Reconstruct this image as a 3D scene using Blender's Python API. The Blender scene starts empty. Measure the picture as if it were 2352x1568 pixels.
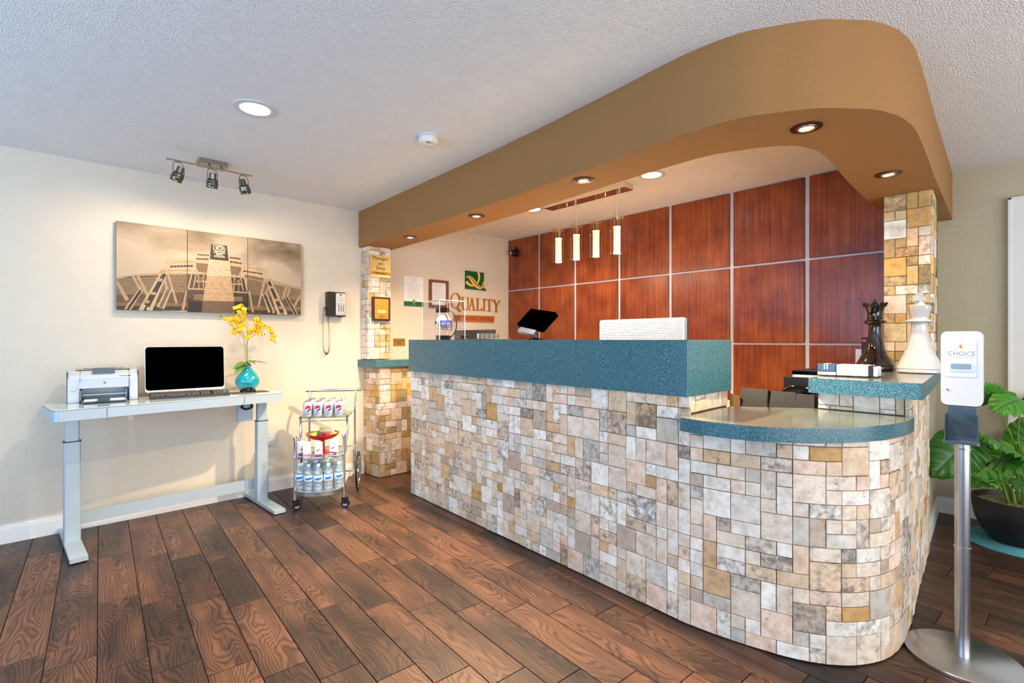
import bpy, bmesh, math, random
import numpy as np
from mathutils import Vector, Matrix
random.seed(7)
RND = random.Random(11)
sc = bpy.context.scene
C = sc.collection
PI = math.pi

# ------------------------------------------------------------ camera, world, lights, exposure
F, CXP, HZ, EYE = 1137.0, 1176.0, 780.0, 1.25
_n = math.hypot(1056, 1137)
AX, AZ = -1056/_n, 1137/_n
BX, BZ = AZ, -AX
cam = bpy.data.cameras.new('camera')
cam.lens = 36*F/2352; cam.sensor_width = 36
cam.shift_y = (HZ-784)/2352
cam.clip_start = 0.02
co = bpy.data.objects.new('camera', cam); C.objects.link(co)
co.location = (0, 0, EYE); co.rotation_euler = (PI/2, 0, -math.atan2(BZ, AZ))
sc.camera = co
vs = sc.view_settings
vs.view_transform = 'Standard'; vs.look = 'None'; vs.gamma = 1.0; vs.use_curve_mapping = False
vs.exposure = 0.05

world = bpy.data.worlds.new('sky'); sc.world = world; world.use_nodes = True
wn = world.node_tree.nodes['Background']
wn.inputs[0].default_value = (0.55, 0.75, 1.0, 1); wn.inputs[1].default_value = 1.2

def area(name, loc, target, size, energy, col, size_y=None, shape='RECTANGLE', spread=PI):
    l = bpy.data.lights.new(name, 'AREA'); l.shape = shape; l.size = size
    if size_y: l.size_y = size_y
    l.energy = energy; l.color = col; l.spread = spread
    o = bpy.data.objects.new(name, l); C.objects.link(o); o.location = loc
    d = Vector(target)-Vector(loc)
    o.rotation_euler = d.to_track_quat('-Z', 'Y').to_euler()
    return o
# daylight through the window left of the camera and through the glass front behind it
area('daylight_window', (-2.5, 1.6, 1.25), (0.0, 1.9, 3.4), 3.6, 125, (0.33, 0.60, 1.0), 1.8)
area('daylight_storefront', (1.0, -2.9, 1.2), (1.2, 0.6, 3.3), 5.6, 152, (1.0, 0.96, 0.93), 2.1)

# ------------------------------------------------------------ pixel helpers (ray meets a real plane)
def ray(px, py):
    x = (px-CXP)/F
    return (x*BX+BZ, x*AX+AZ, -(py-HZ)/F)
def at_z(px, py, h):
    r = ray(px, py); t = (h-EYE)/r[2]; return Vector((r[0]*t, r[1]*t, h))
def at_x(px, py, X):
    r = ray(px, py); t = X/r[0]; return Vector((X, r[1]*t, EYE+r[2]*t))
def at_y(px, py, Y):
    r = ray(px, py); t = Y/r[1]; return Vector((r[0]*t, Y, EYE+r[2]*t))
def at_d(px, py, d):
    r = ray(px, py); return Vector((r[0]*d, r[1]*d, EYE+r[2]*d))

# ------------------------------------------------------------ materials
def lin(c):
    return tuple(((v/255)/12.92 if v/255 <= 0.04045 else ((v/255+0.055)/1.055)**2.4) for v in c[:3])
MATS = {}
def mat(name, rgb, rough=0.5, metal=0.0, spec=0.5, coat=0.0, emis=None, estr=0.0, bump=None, noise=None, trans=0.0, ior=1.45):
    """bump=(scale,strength,detail); noise=(scale, amount) varies the colour a little"""
    if name in MATS: return MATS[name]
    m = bpy.data.materials.new(name); m.use_nodes = True
    nt = m.node_tree; N = nt.nodes; L = nt.links; b = N['Principled BSDF']
    col = lin(rgb)
    b.inputs['Base Color'].default_value = (*col, 1); b.inputs['Roughness'].default_value = rough
    b.inputs['Metallic'].default_value = metal; b.inputs['Specular IOR Level'].default_value = spec
    b.inputs['Coat Weight'].default_value = coat; b.inputs['Transmission Weight'].default_value = trans
    b.inputs['IOR'].default_value = ior
    if emis: b.inputs['Emission Color'].default_value = (*lin(emis), 1); b.inputs['Emission Strength'].default_value = estr
    tc = N.new('ShaderNodeTexCoord')
    ns = N.new('ShaderNodeTexNoise'); ns.inputs['Scale'].default_value = noise[0] if noise else 9
    ns.inputs['Detail'].default_value = 4
    L.new(tc.outputs['Object'], ns.inputs['Vector'])
    mx = N.new('ShaderNodeMix'); mx.data_type = 'RGBA'
    amt = noise[1] if noise else 0.04
    mx.inputs[6].default_value = (*[v*(1-amt) for v in col], 1)
    mx.inputs[7].default_value = (*[min(1, v*(1+amt)) for v in col], 1)
    L.new(ns.outputs['Fac'], mx.inputs[0]); L.new(mx.outputs[2], b.inputs['Base Color'])
    if bump:
        n2 = N.new('ShaderNodeTexNoise'); n2.inputs['Scale'].default_value = bump[0]
        n2.inputs['Detail'].default_value = bump[2] if len(bump) > 2 else 3
        L.new(tc.outputs['Object'], n2.inputs['Vector'])
        bp = N.new('ShaderNodeBump'); bp.inputs['Strength'].default_value = bump[1]
        bp.inputs['Distance'].default_value = 0.01
        L.new(n2.outputs['Fac'], bp.inputs['Height']); L.new(bp.outputs[0], b.inputs['Normal'])
    MATS[name] = m
    return m
def clear_mat(name, tint=(255, 255, 255), refl=0.12, rough=0.02, haze=0.0):
    """clear acrylic or glass: mostly see-through with a glossy skin"""
    if name in MATS: return MATS[name]
    m = bpy.data.materials.new(name); m.use_nodes = True
    nt = m.node_tree; N = nt.nodes; L = nt.links
    N.remove(N['Principled BSDF']); out = N['Material Output']
    t = N.new('ShaderNodeBsdfTransparent'); t.inputs[0].default_value = (*lin(tint), 1)
    g = N.new('ShaderNodeBsdfGlossy'); g.inputs['Roughness'].default_value = rough
    lw = N.new('ShaderNodeLayerWeight'); lw.inputs[0].default_value = 0.5
    pw = N.new('ShaderNodeMath'); pw.operation = 'POWER'; pw.inputs[1].default_value = 3.5; L.new(lw.outputs['Facing'], pw.inputs[0])
    ma = N.new('ShaderNodeMath'); ma.operation = 'MULTIPLY_ADD'; ma.inputs[1].default_value = 0.6; ma.inputs[2].default_value = refl
    L.new(pw.outputs[0], ma.inputs[0])
    mx = N.new('ShaderNodeMixShader'); L.new(ma.outputs[0], mx.inputs[0]); L.new(t.outputs[0], mx.inputs[1]); L.new(g.outputs[0], mx.inputs[2])
    last = mx
    if haze:
        d = N.new('ShaderNodeBsdfDiffuse'); d.inputs[0].default_value = (*lin(tint), 1)
        m2 = N.new('ShaderNodeMixShader'); m2.inputs[0].default_value = haze
        L.new(mx.outputs[0], m2.inputs[1]); L.new(d.outputs[0], m2.inputs[2]); last = m2
    L.new(last.outputs[0], out.inputs[0])
    MATS[name] = m; return m

def new_mat(name):
    m = bpy.data.materials.new(name); m.use_nodes = True
    MATS[name] = m
    return m, m.node_tree.nodes, m.node_tree.links, m.node_tree.nodes['Principled BSDF']
def ramp(N, stops):
    r = N.new('ShaderNodeValToRGB'); e = r.color_ramp.elements
    while len(e) < len(stops): e.new(0.5)
    for i, (p, c) in enumerate(stops): e[i].position = p; e[i].color = (*lin(c), 1)
    return r

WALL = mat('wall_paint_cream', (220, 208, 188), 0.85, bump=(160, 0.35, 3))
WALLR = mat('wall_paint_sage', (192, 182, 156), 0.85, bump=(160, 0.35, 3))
CEIL = mat('popcorn_ceiling', (242, 239, 236), 0.95, bump=(170, 1.0, 3))
SOFF = mat('soffit_tan_paint', (156, 112, 64), 0.75, bump=(140, 0.35, 3))
TRIM = mat('white_trim_paint', (232, 230, 226), 0.4)
STRIP = mat('white_washed_strip', (205, 202, 208), 0.5, noise=(14, 0.12))
GROUT = mat('dark_grout', (100, 86, 72), 0.95)
CHROME = mat('chrome', (225, 225, 228), 0.12, 1.0)
STEEL = mat('brushed_steel', (190, 190, 192), 0.28, 1.0)
NICKEL = mat('dark_nickel', (120, 112, 100), 0.28, 1.0)
BLACKP = mat('black_plastic', (22, 21, 22), 0.38)
BLACKG = mat('black_gloss', (8, 8, 9), 0.06)
BLACKM = mat('matte_black', (0, 0, 0), 0.95, spec=0.0)
GREYP = mat('dark_grey_plastic', (60, 60, 62), 0.45)
WHITEP = mat('white_plastic', (202, 204, 209), 0.3)
DESKM = mat('silver_blue_steel', (176, 190, 198), 0.38, 0.25)
GOLD = mat('brass', (196, 152, 66), 0.25, 0.9)

# speckled laminate
def laminate(name, base, light, dark, rough):
    m, N, L, b = new_mat(name)
    tc = N.new('ShaderNodeTexCoord')
    n = N.new('ShaderNodeTexNoise'); n.inputs['Scale'].default_value = 230; n.inputs['Detail'].default_value = 2
    L.new(tc.outputs['Object'], n.inputs['Vector'])
    r = ramp(N, [(0.38, dark), (0.46, base), (0.55, base), (0.62, light)])
    L.new(n.outputs['Fac'], r.inputs[0]); L.new(r.outputs[0], b.inputs['Base Color'])
    b.inputs['Roughness'].default_value = rough
    return m
LAM = laminate('teal_speckled_laminate', (52, 100, 112), (98, 142, 150), (30, 72, 82), 0.32)
LAMTOP = laminate('worn_laminate_top', (92, 100, 94), (130, 132, 124), (68, 80, 76), 0.14)

# wood-look floor plank: colour shifts per plank, cathedral grain along the plank's local y
def plank_mat():
    m, N, L, b = new_mat('wood_look_plank')
    tc = N.new('ShaderNodeTexCoord'); oi = N.new('ShaderNodeObjectInfo')
    cmb = N.new('ShaderNodeCombineXYZ')
    for k, s in enumerate((37.0, 53.0, 11.0)):
        mm = N.new('ShaderNodeMath'); mm.operation = 'MULTIPLY'; mm.inputs[1].default_value = s
        L.new(oi.outputs['Random'], mm.inputs[0]); L.new(mm.outputs[0], cmb.inputs[k])
    add = N.new('ShaderNodeVectorMath'); add.operation = 'ADD'
    mp = N.new('ShaderNodeMapping'); mp.inputs['Scale'].default_value = (1.15, 0.30, 1.0)
    L.new(tc.outputs['Object'], mp.inputs['Vector']); L.new(mp.outputs[0], add.inputs[0]); L.new(cmb.outputs[0], add.inputs[1])
    # contour lines of a stretched noise give cathedral figure
    n1 = N.new('ShaderNodeTexNoise'); n1.inputs['Scale'].default_value = 5.0; n1.inputs['Detail'].default_value = 2.2; n1.inputs['Roughness'].default_value = 0.5
    L.new(add.outputs[0], n1.inputs['Vector'])
    mu = N.new('ShaderNodeMath'); mu.operation = 'MULTIPLY'; mu.inputs[1].default_value = 52.0
    sx_ = N.new('ShaderNodeSeparateXYZ'); L.new(tc.outputs['Object'], sx_.inputs[0])
    ln = N.new('ShaderNodeMath'); ln.operation = 'MULTIPLY'; ln.inputs[1].default_value = 2.6; L.new(sx_.outputs[0], ln.inputs[0])
    sm_ = N.new('ShaderNodeMath'); sm_.operation = 'ADD'; L.new(n1.outputs['Fac'], sm_.inputs[0]); L.new(ln.outputs[0], sm_.inputs[1])
    L.new(sm_.outputs[0], mu.inputs[0])
    pp = N.new('ShaderNodeMath'); pp.operation = 'PINGPONG'; pp.inputs[1].default_value = 1.0
    L.new(mu.outputs[0], pp.inputs[0])
    # fine fibres
    mp2 = N.new('ShaderNodeMapping'); mp2.inputs['Scale'].default_value = (140, 7, 1)
    L.new(add.outputs[0], mp2.inputs['Vector'])
    n2 = N.new('ShaderNodeTexNoise'); n2.inputs['Scale'].default_value = 1.0; n2.inputs['Detail'].default_value = 3
    L.new(mp2.outputs[0], n2.inputs['Vector'])
    # blotches
    n3 = N.new('ShaderNodeTexNoise'); n3.inputs['Scale'].default_value = 7; n3.inputs['Detail'].default_value = 3
    L.new(add.outputs[0], n3.inputs['Vector'])
    mp3 = N.new('ShaderNodeMath'); mp3.operation = 'MULTIPLY_ADD'; mp3.inputs[1].default_value = 0.35; mp3.inputs[2].default_value = -0.17
    L.new(oi.outputs['Random'], mp3.inputs[0])
    a1 = N.new('ShaderNodeMath'); a1.operation = 'ADD'; L.new(n3.outputs['Fac'], a1.inputs[0]); L.new(mp3.outputs[0], a1.inputs[1])
    rb = ramp(N, [(0.30, (58, 44, 38)), (0.48, (84, 60, 48)), (0.68, (114, 80, 60))])
    L.new(a1.outputs[0], rb.inputs[0])
    rg = ramp(N, [(0.0, (120, 104, 98)), (0.35, (205, 195, 190)), (0.75, (255, 255, 255))])
    L.new(pp.outputs[0], rg.inputs[0])
    mx = N.new('ShaderNodeMix'); mx.data_type = 'RGBA'; mx.blend_type = 'MULTIPLY'; mx.inputs[0].default_value = 0.72
    L.new(rb.outputs[0], mx.inputs[6]); L.new(rg.outputs[0], mx.inputs[7])
    rf = ramp(N, [(0.3, (175, 165, 160)), (0.6, (255, 255, 255))])
    L.new(n2.outputs['Fac'], rf.inputs[0])
    m2 = N.new('ShaderNodeMix'); m2.data_type = 'RGBA'; m2.blend_type = 'MULTIPLY'; m2.inputs[0].default_value = 0.6
    L.new(mx.outputs[2], m2.inputs[6]); L.new(rf.outputs[0], m2.inputs[7])
    L.new(m2.outputs[2], b.inputs['Base Color'])
    b.inputs['Roughness'].default_value = 0.40; b.inputs['Specular IOR Level'].default_value = 0.35
    bp = N.new('ShaderNodeBump'); bp.inputs['Strength'].default_value = 0.25; bp.inputs['Distance'].default_value = 0.002
    L.new(n2.outputs['Fac'], bp.inputs['Height']); L.new(bp.outputs[0], b.inputs['Normal'])
    return m
PLANK = plank_mat()

# cherry panel
def cherry():
    m, N, L, b = new_mat('cherry_wood_panel')
    tc = N.new('ShaderNodeTexCoord'); oi = N.new('ShaderNodeObjectInfo')
    mm = N.new('ShaderNodeMath'); mm.operation = 'MULTIPLY'; mm.inputs[1].default_value = 40; L.new(oi.outputs['Random'], mm.inputs[0])
    cb = N.new('ShaderNodeCombineXYZ'); L.new(mm.outputs[0], cb.inputs[0]); L.new(mm.outputs[0], cb.inputs[2])
    ad = N.new('ShaderNodeVectorMath'); ad.operation = 'ADD'; L.new(tc.outputs['Object'], ad.inputs[0]); L.new(cb.outputs[0], ad.inputs[1])
    mp = N.new('ShaderNodeMapping'); mp.inputs['Scale'].default_value = (60, 60, 2.0); L.new(ad.outputs[0], mp.inputs['Vector'])
    n = N.new('ShaderNodeTexNoise'); n.inputs['Scale'].default_value = 1; n.inputs['Detail'].default_value = 4; L.new(mp.outputs[0], n.inputs['Vector'])
    n3 = N.new('ShaderNodeTexNoise'); n3.inputs['Scale'].default_value = 5; n3.inputs['Detail'].default_value = 4; L.new(ad.outputs[0], n3.inputs['Vector'])
    av = N.new('ShaderNodeMath'); av.operation = 'MULTIPLY_ADD'; av.inputs[1].default_value = 0.5
    L.new(n.outputs['Fac'], av.inputs[0])
    hf = N.new('ShaderNodeMath'); hf.operation = 'MULTIPLY'; hf.inputs[1].default_value = 0.5; L.new(n3.outputs['Fac'], hf.inputs[0]); L.new(hf.outputs[0], av.inputs[2])
    r = ramp(N, [(0.36, (102, 42, 19)), (0.5, (132, 60, 28)), (0.66, (158, 84, 40))])
    L.new(av.outputs[0], r.inputs[0]); L.new(r.outputs[0], b.inputs['Base Color'])
    b.inputs['Roughness'].default_value = 0.30; b.inputs['Specular IOR Level'].default_value = 0.5
    return m
CHERRY = cherry()

# travertine: per-piece tint in a colour attribute, pits and stains from noise
def travertine():
    m, N, L, b = new_mat('travertine')
    at = N.new('ShaderNodeAttribute'); at.attribute_name = 'tint'
    rn = N.new('ShaderNodeAttribute'); rn.attribute_name = 'piece'
    tc = N.new('ShaderNodeTexCoord')
    def n4(scale, detail, w=60.0):
        n = N.new('ShaderNodeTexNoise'); n.noise_dimensions = '4D'; n.inputs['Scale'].default_value = scale; n.inputs['Detail'].default_value = detail
        n.inputs['Roughness'].default_value = 0.62
        mu = N.new('ShaderNodeMath'); mu.operation = 'MULTIPLY'; mu.inputs[1].default_value = w
        L.new(rn.outputs['Fac'], mu.inputs[0]); L.new(mu.outputs[0], n.inputs['W']); L.new(tc.outputs['Object'], n.inputs['Vector']); return n
    a = n4(26, 6); c = n4(38, 7, 33); d = n4(120, 4, 21)
    r1 = ramp(N, [(0.30, (196, 180, 162)), (0.48, (238, 232, 224)), (0.62, (255, 254, 252))]); L.new(a.outputs['Fac'], r1.inputs[0])
    m1 = N.new('ShaderNodeMix'); m1.data_type = 'RGBA'; m1.blend_type = 'MULTIPLY'; m1.inputs[0].default_value = 0.8
    L.new(at.outputs['Color'], m1.inputs[6]); L.new(r1.outputs[0], m1.inputs[7])
    w_n = n4(17, 5, 90); w_r = N.new('ShaderNodeMath'); w_r.operation = 'MULTIPLY_ADD'; w_r.inputs[1].default_value = 4.5; w_r.inputs[2].default_value = -2.35; w_r.use_clamp = True
    L.new(w_n.outputs['Fac'], w_r.inputs[0])
    w_s = N.new('ShaderNodeMath'); w_s.operation = 'MULTIPLY'; w_s.inputs[1].default_value = 0.6; L.new(w_r.outputs[0], w_s.inputs[0])
    m1b = N.new('ShaderNodeMix'); m1b.data_type = 'RGBA'; m1b.inputs[7].default_value = (*lin((206, 164, 118)), 1); L.new(w_s.outputs[0], m1b.inputs[0]); L.new(m1.outputs[2], m1b.inputs[6])
    g_n = n4(13, 6, 47); g_r = N.new('ShaderNodeMath'); g_r.operation = 'MULTIPLY_ADD'; g_r.inputs[1].default_value = 5; g_r.inputs[2].default_value = -2.8; g_r.use_clamp = True
    L.new(g_n.outputs['Fac'], g_r.inputs[0])
    g_s = N.new('ShaderNodeMath'); g_s.operation = 'MULTIPLY'; g_s.inputs[1].default_value = 0.6; L.new(g_r.outputs[0], g_s.inputs[0])
    m1c = N.new('ShaderNodeMix'); m1c.data_type = 'RGBA'; m1c.inputs[7].default_value = (*lin((172, 162, 148)), 1); L.new(g_s.outputs[0], m1c.inputs[0]); L.new(m1b.outputs[2], m1c.inputs[6]); m1 = m1c
    # stains: only on pieces whose alpha (stain amount) is high
    th = N.new('ShaderNodeMath'); th.operation = 'MULTIPLY_ADD'; th.inputs[1].default_value = 0.25; th.inputs[2].default_value = -0.625
    L.new(at.outputs['Alpha'], th.inputs[0])
    s = N.new('ShaderNodeMath'); s.operation = 'ADD'; L.new(c.outputs['Fac'], s.inputs[0]); L.new(th.outputs[0], s.inputs[1])
    s2 = N.new('ShaderNodeMath'); s2.operation = 'MULTIPLY'; s2.inputs[1].default_value = 5; s2.use_clamp = True; L.new(s.outputs[0], s2.inputs[0])
    m2 = N.new('ShaderNodeMix'); m2.data_type = 'RGBA'; m2.inputs[7].default_value = (*lin((84, 76, 74)), 1)
    s3 = N.new('ShaderNodeMath'); s3.operation = 'MULTIPLY'; s3.inputs[1].default_value = 0.75; L.new(s2.outputs[0], s3.inputs[0])
    L.new(s3.outputs[0], m2.inputs[0]); L.new(m1.outputs[2], m2.inputs[6])
    # pits
    p = ramp(N, [(0.29, (96, 82, 70)), (0.36, (255, 255, 255))]); L.new(d.outputs['Fac'], p.inputs[0])
    m3 = N.new('ShaderNodeMix'); m3.data_type = 'RGBA'; m3.blend_type = 'MULTIPLY'; m3.inputs[0].default_value = 0.75
    L.new(m2.outputs[2], m3.inputs[6]); L.new(p.outputs[0], m3.inputs[7])
    L.new(m3.outputs[2], b.inputs['Base Color']); b.inputs['Roughness'].default_value = 0.62
    bp = N.new('ShaderNodeBump'); bp.inputs['Strength'].default_value = 0.5; bp.inputs['Distance'].default_value = 0.003
    L.new(c.outputs['Fac'], bp.inputs['Height']); L.new(bp.outputs[0], b.inputs['Normal'])
    return m
TRAV = travertine()

# ------------------------------------------------------------ mesh builder
class MB:
    def __init__(s): s.v = []; s.f = []; s.sm = []
    def add(s, vs, fs, smooth=False):
        o = len(s.v); s.v += [tuple(v) for v in vs]; s.f += [tuple(i+o for i in f) for f in fs]; s.sm += [smooth]*len(fs); return s
    def box(s, x0, x1, y0, y1, z0, z1, M=None):
        vs = [Vector(p) for p in ((x0,y0,z0),(x1,y0,z0),(x1,y1,z0),(x0,y1,z0),(x0,y0,z1),(x1,y0,z1),(x1,y1,z1),(x0,y1,z1))]
        if M: vs = [M @ v for v in vs]
        return s.add(vs, [(0,3,2,1),(4,5,6,7),(0,1,5,4),(1,2,6,5),(2,3,7,6),(3,0,4,7)])
    def prism(s, poly, z0, z1, M=None, smooth=False):
        n = len(poly)
        ar = sum(poly[i][0]*poly[(i+1) % n][1]-poly[(i+1) % n][0]*poly[i][1] for i in range(n))
        if ar < 0: poly = poly[::-1]
        vs = [Vector((p[0], p[1], z0)) for p in poly]+[Vector((p[0], p[1], z1)) for p in poly]
        if M: vs = [M @ v for v in vs]
        s.add(vs, [tuple(range(n-1, -1, -1)), tuple(range(n, 2*n))])
        return s.add(vs, [(i, (i+1) % n, n+(i+1) % n, n+i) for i in range(n)], smooth)
    def rbox(s, cx, cy, w, d, z0, z1, r, M=None, seg=5):
        return s.prism(rrect(cx, cy, w, d, r, seg), z0, z1, M)
    def lathe(s, prof, n=24, M=None, cap=True):
        vs = []; fs = []
        for (r, z) in prof:
            for i in range(n): a = 2*PI*i/n; vs.append(Vector((r*math.cos(a), r*math.sin(a), z)))
        for k in range(len(prof)-1):
            for i in range(n): j = (i+1) % n; fs.append((k*n+i, k*n+j, (k+1)*n+j, (k+1)*n+i))
        if M: vs = [M @ v for v in vs]
        s.add(vs, fs, True)
        if cap:
            if prof[0][0] > 1e-4: s.add(vs[:n], [tuple(range(n-1, -1, -1))])
            if prof[-1][0] > 1e-4: s.add(vs[-n:], [tuple(range(n))])
        return s
    def cyl(s, a, b, r, n=12, r2=None):
        a = Vector(a); b = Vector(b); d = b-a
        M = Matrix.Translation(a) @ d.to_track_quat('Z', 'Y').to_matrix().to_4x4()
        return s.lathe([(r, 0), (r if r2 is None else r2, d.length)], n, M)
    def tube(s, pts, r, n=8, closed=False):
        pts = [Vector(p) for p in pts]; m = len(pts); vs = []; fs = []
        up = Vector((0, 0, 1)); prev = None
        for i, p in enumerate(pts):
            t = (pts[(i+1) % m]-pts[i-1]) if closed else (pts[min(i+1, m-1)]-pts[max(i-1, 0)])
            t.normalize()
            if prev is None:
                x = t.cross(up) if abs(t.dot(up)) < 0.95 else t.cross(Vector((1, 0, 0)))
            else: x = prev - t*prev.dot(t)
            x.normalize(); prev = x.copy(); y = t.cross(x)
            rr = r[i] if isinstance(r, (list, tuple)) else r
            for k in range(n): a = 2*PI*k/n; vs.append(p+x*math.cos(a)*rr+y*math.sin(a)*rr)
        for i in range(m if closed else m-1):
            j = (i+1) % m
            for k in range(n): l = (k+1) % n; fs.append((i*n+k, i*n+l, j*n+l, j*n+k))
        s.add(vs, fs, True)
        if not closed: s.add(vs[:n], [tuple(range(n-1, -1, -1))]); s.add(vs[-n:], [tuple(range(n))])
        return s
    def sph(s, c, r, n=12, sq=(1, 1, 1)):
        vs = []; fs = []; m = n//2
        M = Matrix.Translation(c) @ Matrix.Diagonal((*sq, 1))
        prof = [(r*math.sin(PI*k/m) if 0 < k < m else 1e-5, -r*math.cos(PI*k/m)) for k in range(m+1)]
        return s.lathe(prof, n, M, False)
    def quad(s, a, b, c, d): return s.add([a, b, c, d], [(0, 1, 2, 3)])
    def build(s, name, m, parent=None, loc=None, rot=None, bevel=0.0, seg=2, **props):
        me = bpy.data.meshes.new(name); me.from_pydata(s.v, [], s.f); me.update()
        me.polygons.foreach_set('use_smooth', s.sm)
        if any(s.sm): me.set_sharp_from_angle(angle=0.7)
        me.materials.append(m)
        o = bpy.data.objects.new(name, me); C.objects.link(o)
        if parent: o.parent = parent
        if loc is not None: o.location = loc
        if rot is not None: o.rotation_euler = rot
        if bevel:
            bv = o.modifiers.new('bevel', 'BEVEL'); bv.width = bevel; bv.segments = seg; bv.limit_method = 'ANGLE'; bv.angle_limit = 0.6
        for k, v in props.items(): o[k] = v
        return o
def rrect(cx, cy, w, d, r, seg=5):
    P = []
    for (sx, sy, a0) in ((1, -1, -PI/2), (1, 1, 0), (-1, 1, PI/2), (-1, -1, PI)):
        for k in range(seg+1):
            a = a0+PI/2*k/seg
            P.append((cx+sx*(w/2-r)+r*math.cos(a), cy+sy*(d/2-r)+r*math.sin(a)))
    return P
def thing(name, label, cat, loc=(0, 0, 0), rotz=0.0, group=None):
    o = bpy.data.objects.new(name, None); C.objects.link(o); o.empty_display_size = 0.1
    o.location = loc; o.rotation_euler = (0, 0, rotz); o['label'] = label; o['category'] = cat; o['kind'] = 'thing'
    if group: o['group'] = group
    return o
def tag(o, label, cat, group=None):
    o['label'] = label; o['category'] = cat; o['kind'] = 'thing'
    if group: o['group'] = group
    return o
def struct(o, label=None):
    o['kind'] = 'structure'
    if label: o['label'] = label
    return o
def dup(root, loc, rotz, label=None, group=None):
    r = root.copy(); C.objects.link(r); r.location = loc; r.rotation_euler = (0, 0, rotz)
    if label: r['label'] = label
    if group: r['group'] = group
    for ch in list(root.children):
        c = ch.copy(); C.objects.link(c); c.parent = r
        for g in ch.children: d = g.copy(); C.objects.link(d); d.parent = c
    return r
def text(s, size, name, m, parent, M, depth=0.0008, space=1.0, bold=0.0, align='CENTER', sx=1.0):
    """flat lettering: baseline plane is local XY of matrix M"""
    cu = bpy.data.curves.new('t', 'FONT'); cu.body = s; cu.size = size; cu.align_x = align; cu.align_y = 'CENTER'
    cu.extrude = depth; cu.space_character = space; cu.offset = bold; cu.resolution_u = 3
    cu.space_line = 0.95
    t = bpy.data.objects.new('t', cu)
    me = bpy.data.meshes.new_from_object(t); bpy.data.objects.remove(t)
    me.transform(M @ Matrix.Diagonal((sx, 1, 1, 1)))
    me.materials.clear(); me.materials.append(m)
    o = bpy.data.objects.new(name, me); C.objects.link(o)
    if parent: o.parent = parent
    return o
def Tm(x, y, z): return Matrix.Translation((x, y, z))
def Rx(a): return Matrix.Rotation(a, 4, 'X')
def Ry(a): return Matrix.Rotation(a, 4, 'Y')
def Rz(a): return Matrix.Rotation(a, 4, 'Z')
def smooth_path(P, n=6):
    P = [Vector(p) for p in P]; out = []
    for i in range(len(P)-1):
        p0 = P[max(i-1, 0)]; p1 = P[i]; p2 = P[i+1]; p3 = P[min(i+2, len(P)-1)]
        for k in range(n):
            t = k/n
            out.append(0.5*((2*p1)+(p2-p0)*t+(2*p0-5*p1+4*p2-p3)*t*t+(3*p1-p0-3*p2+p3)*t**3))
    out.append(P[-1]); return out

# ============================================================ ROOM SHELL
CH = 2.44; YW = 4.35; XB = 4.0; XR = 4.73; XL = -2.6; YS = -3.0
WX = [(3.8, 0.475), (4.73, 0.53)]     # wing wall face, slightly out of square
fl = struct(MB().box(XL, XR+0.1, YS, YW+0.1, -0.06, -0.006).build('floor', mat('floor_grout', (58, 50, 46), 0.9)))
struct(MB().box(XL-0.1, XR+0.1, YS-0.1, YW+0.1, CH, CH+0.08).build('ceiling', CEIL))
struct(MB().box(XL-0.1, XR+0.1, YW, YW+0.1, -0.06, CH).build('wall_left', WALL))
wb = struct(MB().box(XB, XB+0.1, 0.62, YW, 0, CH).build('wall_back', mat('panel_backing', (150, 145, 145), 0.7)))
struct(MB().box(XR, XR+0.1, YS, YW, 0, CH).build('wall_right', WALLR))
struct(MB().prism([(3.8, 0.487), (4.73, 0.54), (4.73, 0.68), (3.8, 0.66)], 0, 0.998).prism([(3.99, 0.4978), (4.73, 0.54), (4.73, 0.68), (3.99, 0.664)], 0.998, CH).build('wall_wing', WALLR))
# window wall on the camera's left, with its opening
w = MB(); w.box(XL-0.1, XL, YS, -0.3, 0, CH); w.box(XL-0.1, XL, 3.5, YW, 0, CH); w.box(XL-0.1, XL, -0.3, 3.5, 0, 0.3); w.box(XL-0.1, XL, -0.3, 3.5, 2.32, CH)
struct(w.build('wall_window_side', WALL))
w = MB(); w.box(XL, -1.9, YS-0.1, YS, 0, CH); w.box(3.9, XR, YS-0.1, YS, 0, CH); w.box(-1.9, 3.9, YS-0.1, YS, 2.3, CH)
struct(w.build('wall_front', WALL))
# baseboards
def board(path, h=0.112, t=0.016):
    m = MB()
    for i in range(len(path)-1):
        a = Vector((*path[i], 0)); b = Vector((*path[i+1], 0)); d = (b-a); L = d.length
        M = Matrix.Translation(a) @ Rz(math.atan2(d.y, d.x))
        m.box(0, L, -t, 0, 0, h*0.80, M); m.box(0, L, -t*0.72, 0, h*0.80, h*0.93, M); m.box(0, L, -t*0.45, 0, h*0.93, h, M)
    return m
struct(board([(XL, YW), (2.14, YW)]).build('baseboard_left', TRIM))
struct(board([(3.8, 0.487), (4.73, 0.54)]).build('baseboard_wing', TRIM))
struct(board([(XR, 0.54), (XR, 0.19)]).build('baseboard_right', TRIM))
# door and its casing on the right wall
dr = struct(MB().box(XR-0.012, XR+0.03, -0.86, 0.07, 0.01, 2.10).build('door_1', TRIM))
m = MB(); m.box(XR-0.03, XR, 0.07, 0.17, 0, 2.20); m.box(XR-0.03, XR, -0.96, -0.86, 0, 2.20); m.box(XR-0.03, XR, -0.86, 0.07, 2.10, 2.20)
m.box(XR-0.037, XR-0.03, 0.15, 0.17, 0, 2.20); m.box(XR-0.037, XR-0.03, -0.96, 0.17, 2.185, 2.20)
m.build('door_frame', TRIM, dr, bevel=0.003)
for (y0, y1, z0, z1) in ((-0.75, -0.43, 1.15, 1.98), (-0.35, -0.03, 1.15, 1.98), (-0.75, -0.43, 0.2, 1.0), (-0.35, -0.03, 0.2, 1.0)):
    MB().box(XR-0.02, XR-0.012, y0, y1, z0, z1).build('door_panel', TRIM, dr, bevel=0.006)
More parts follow.
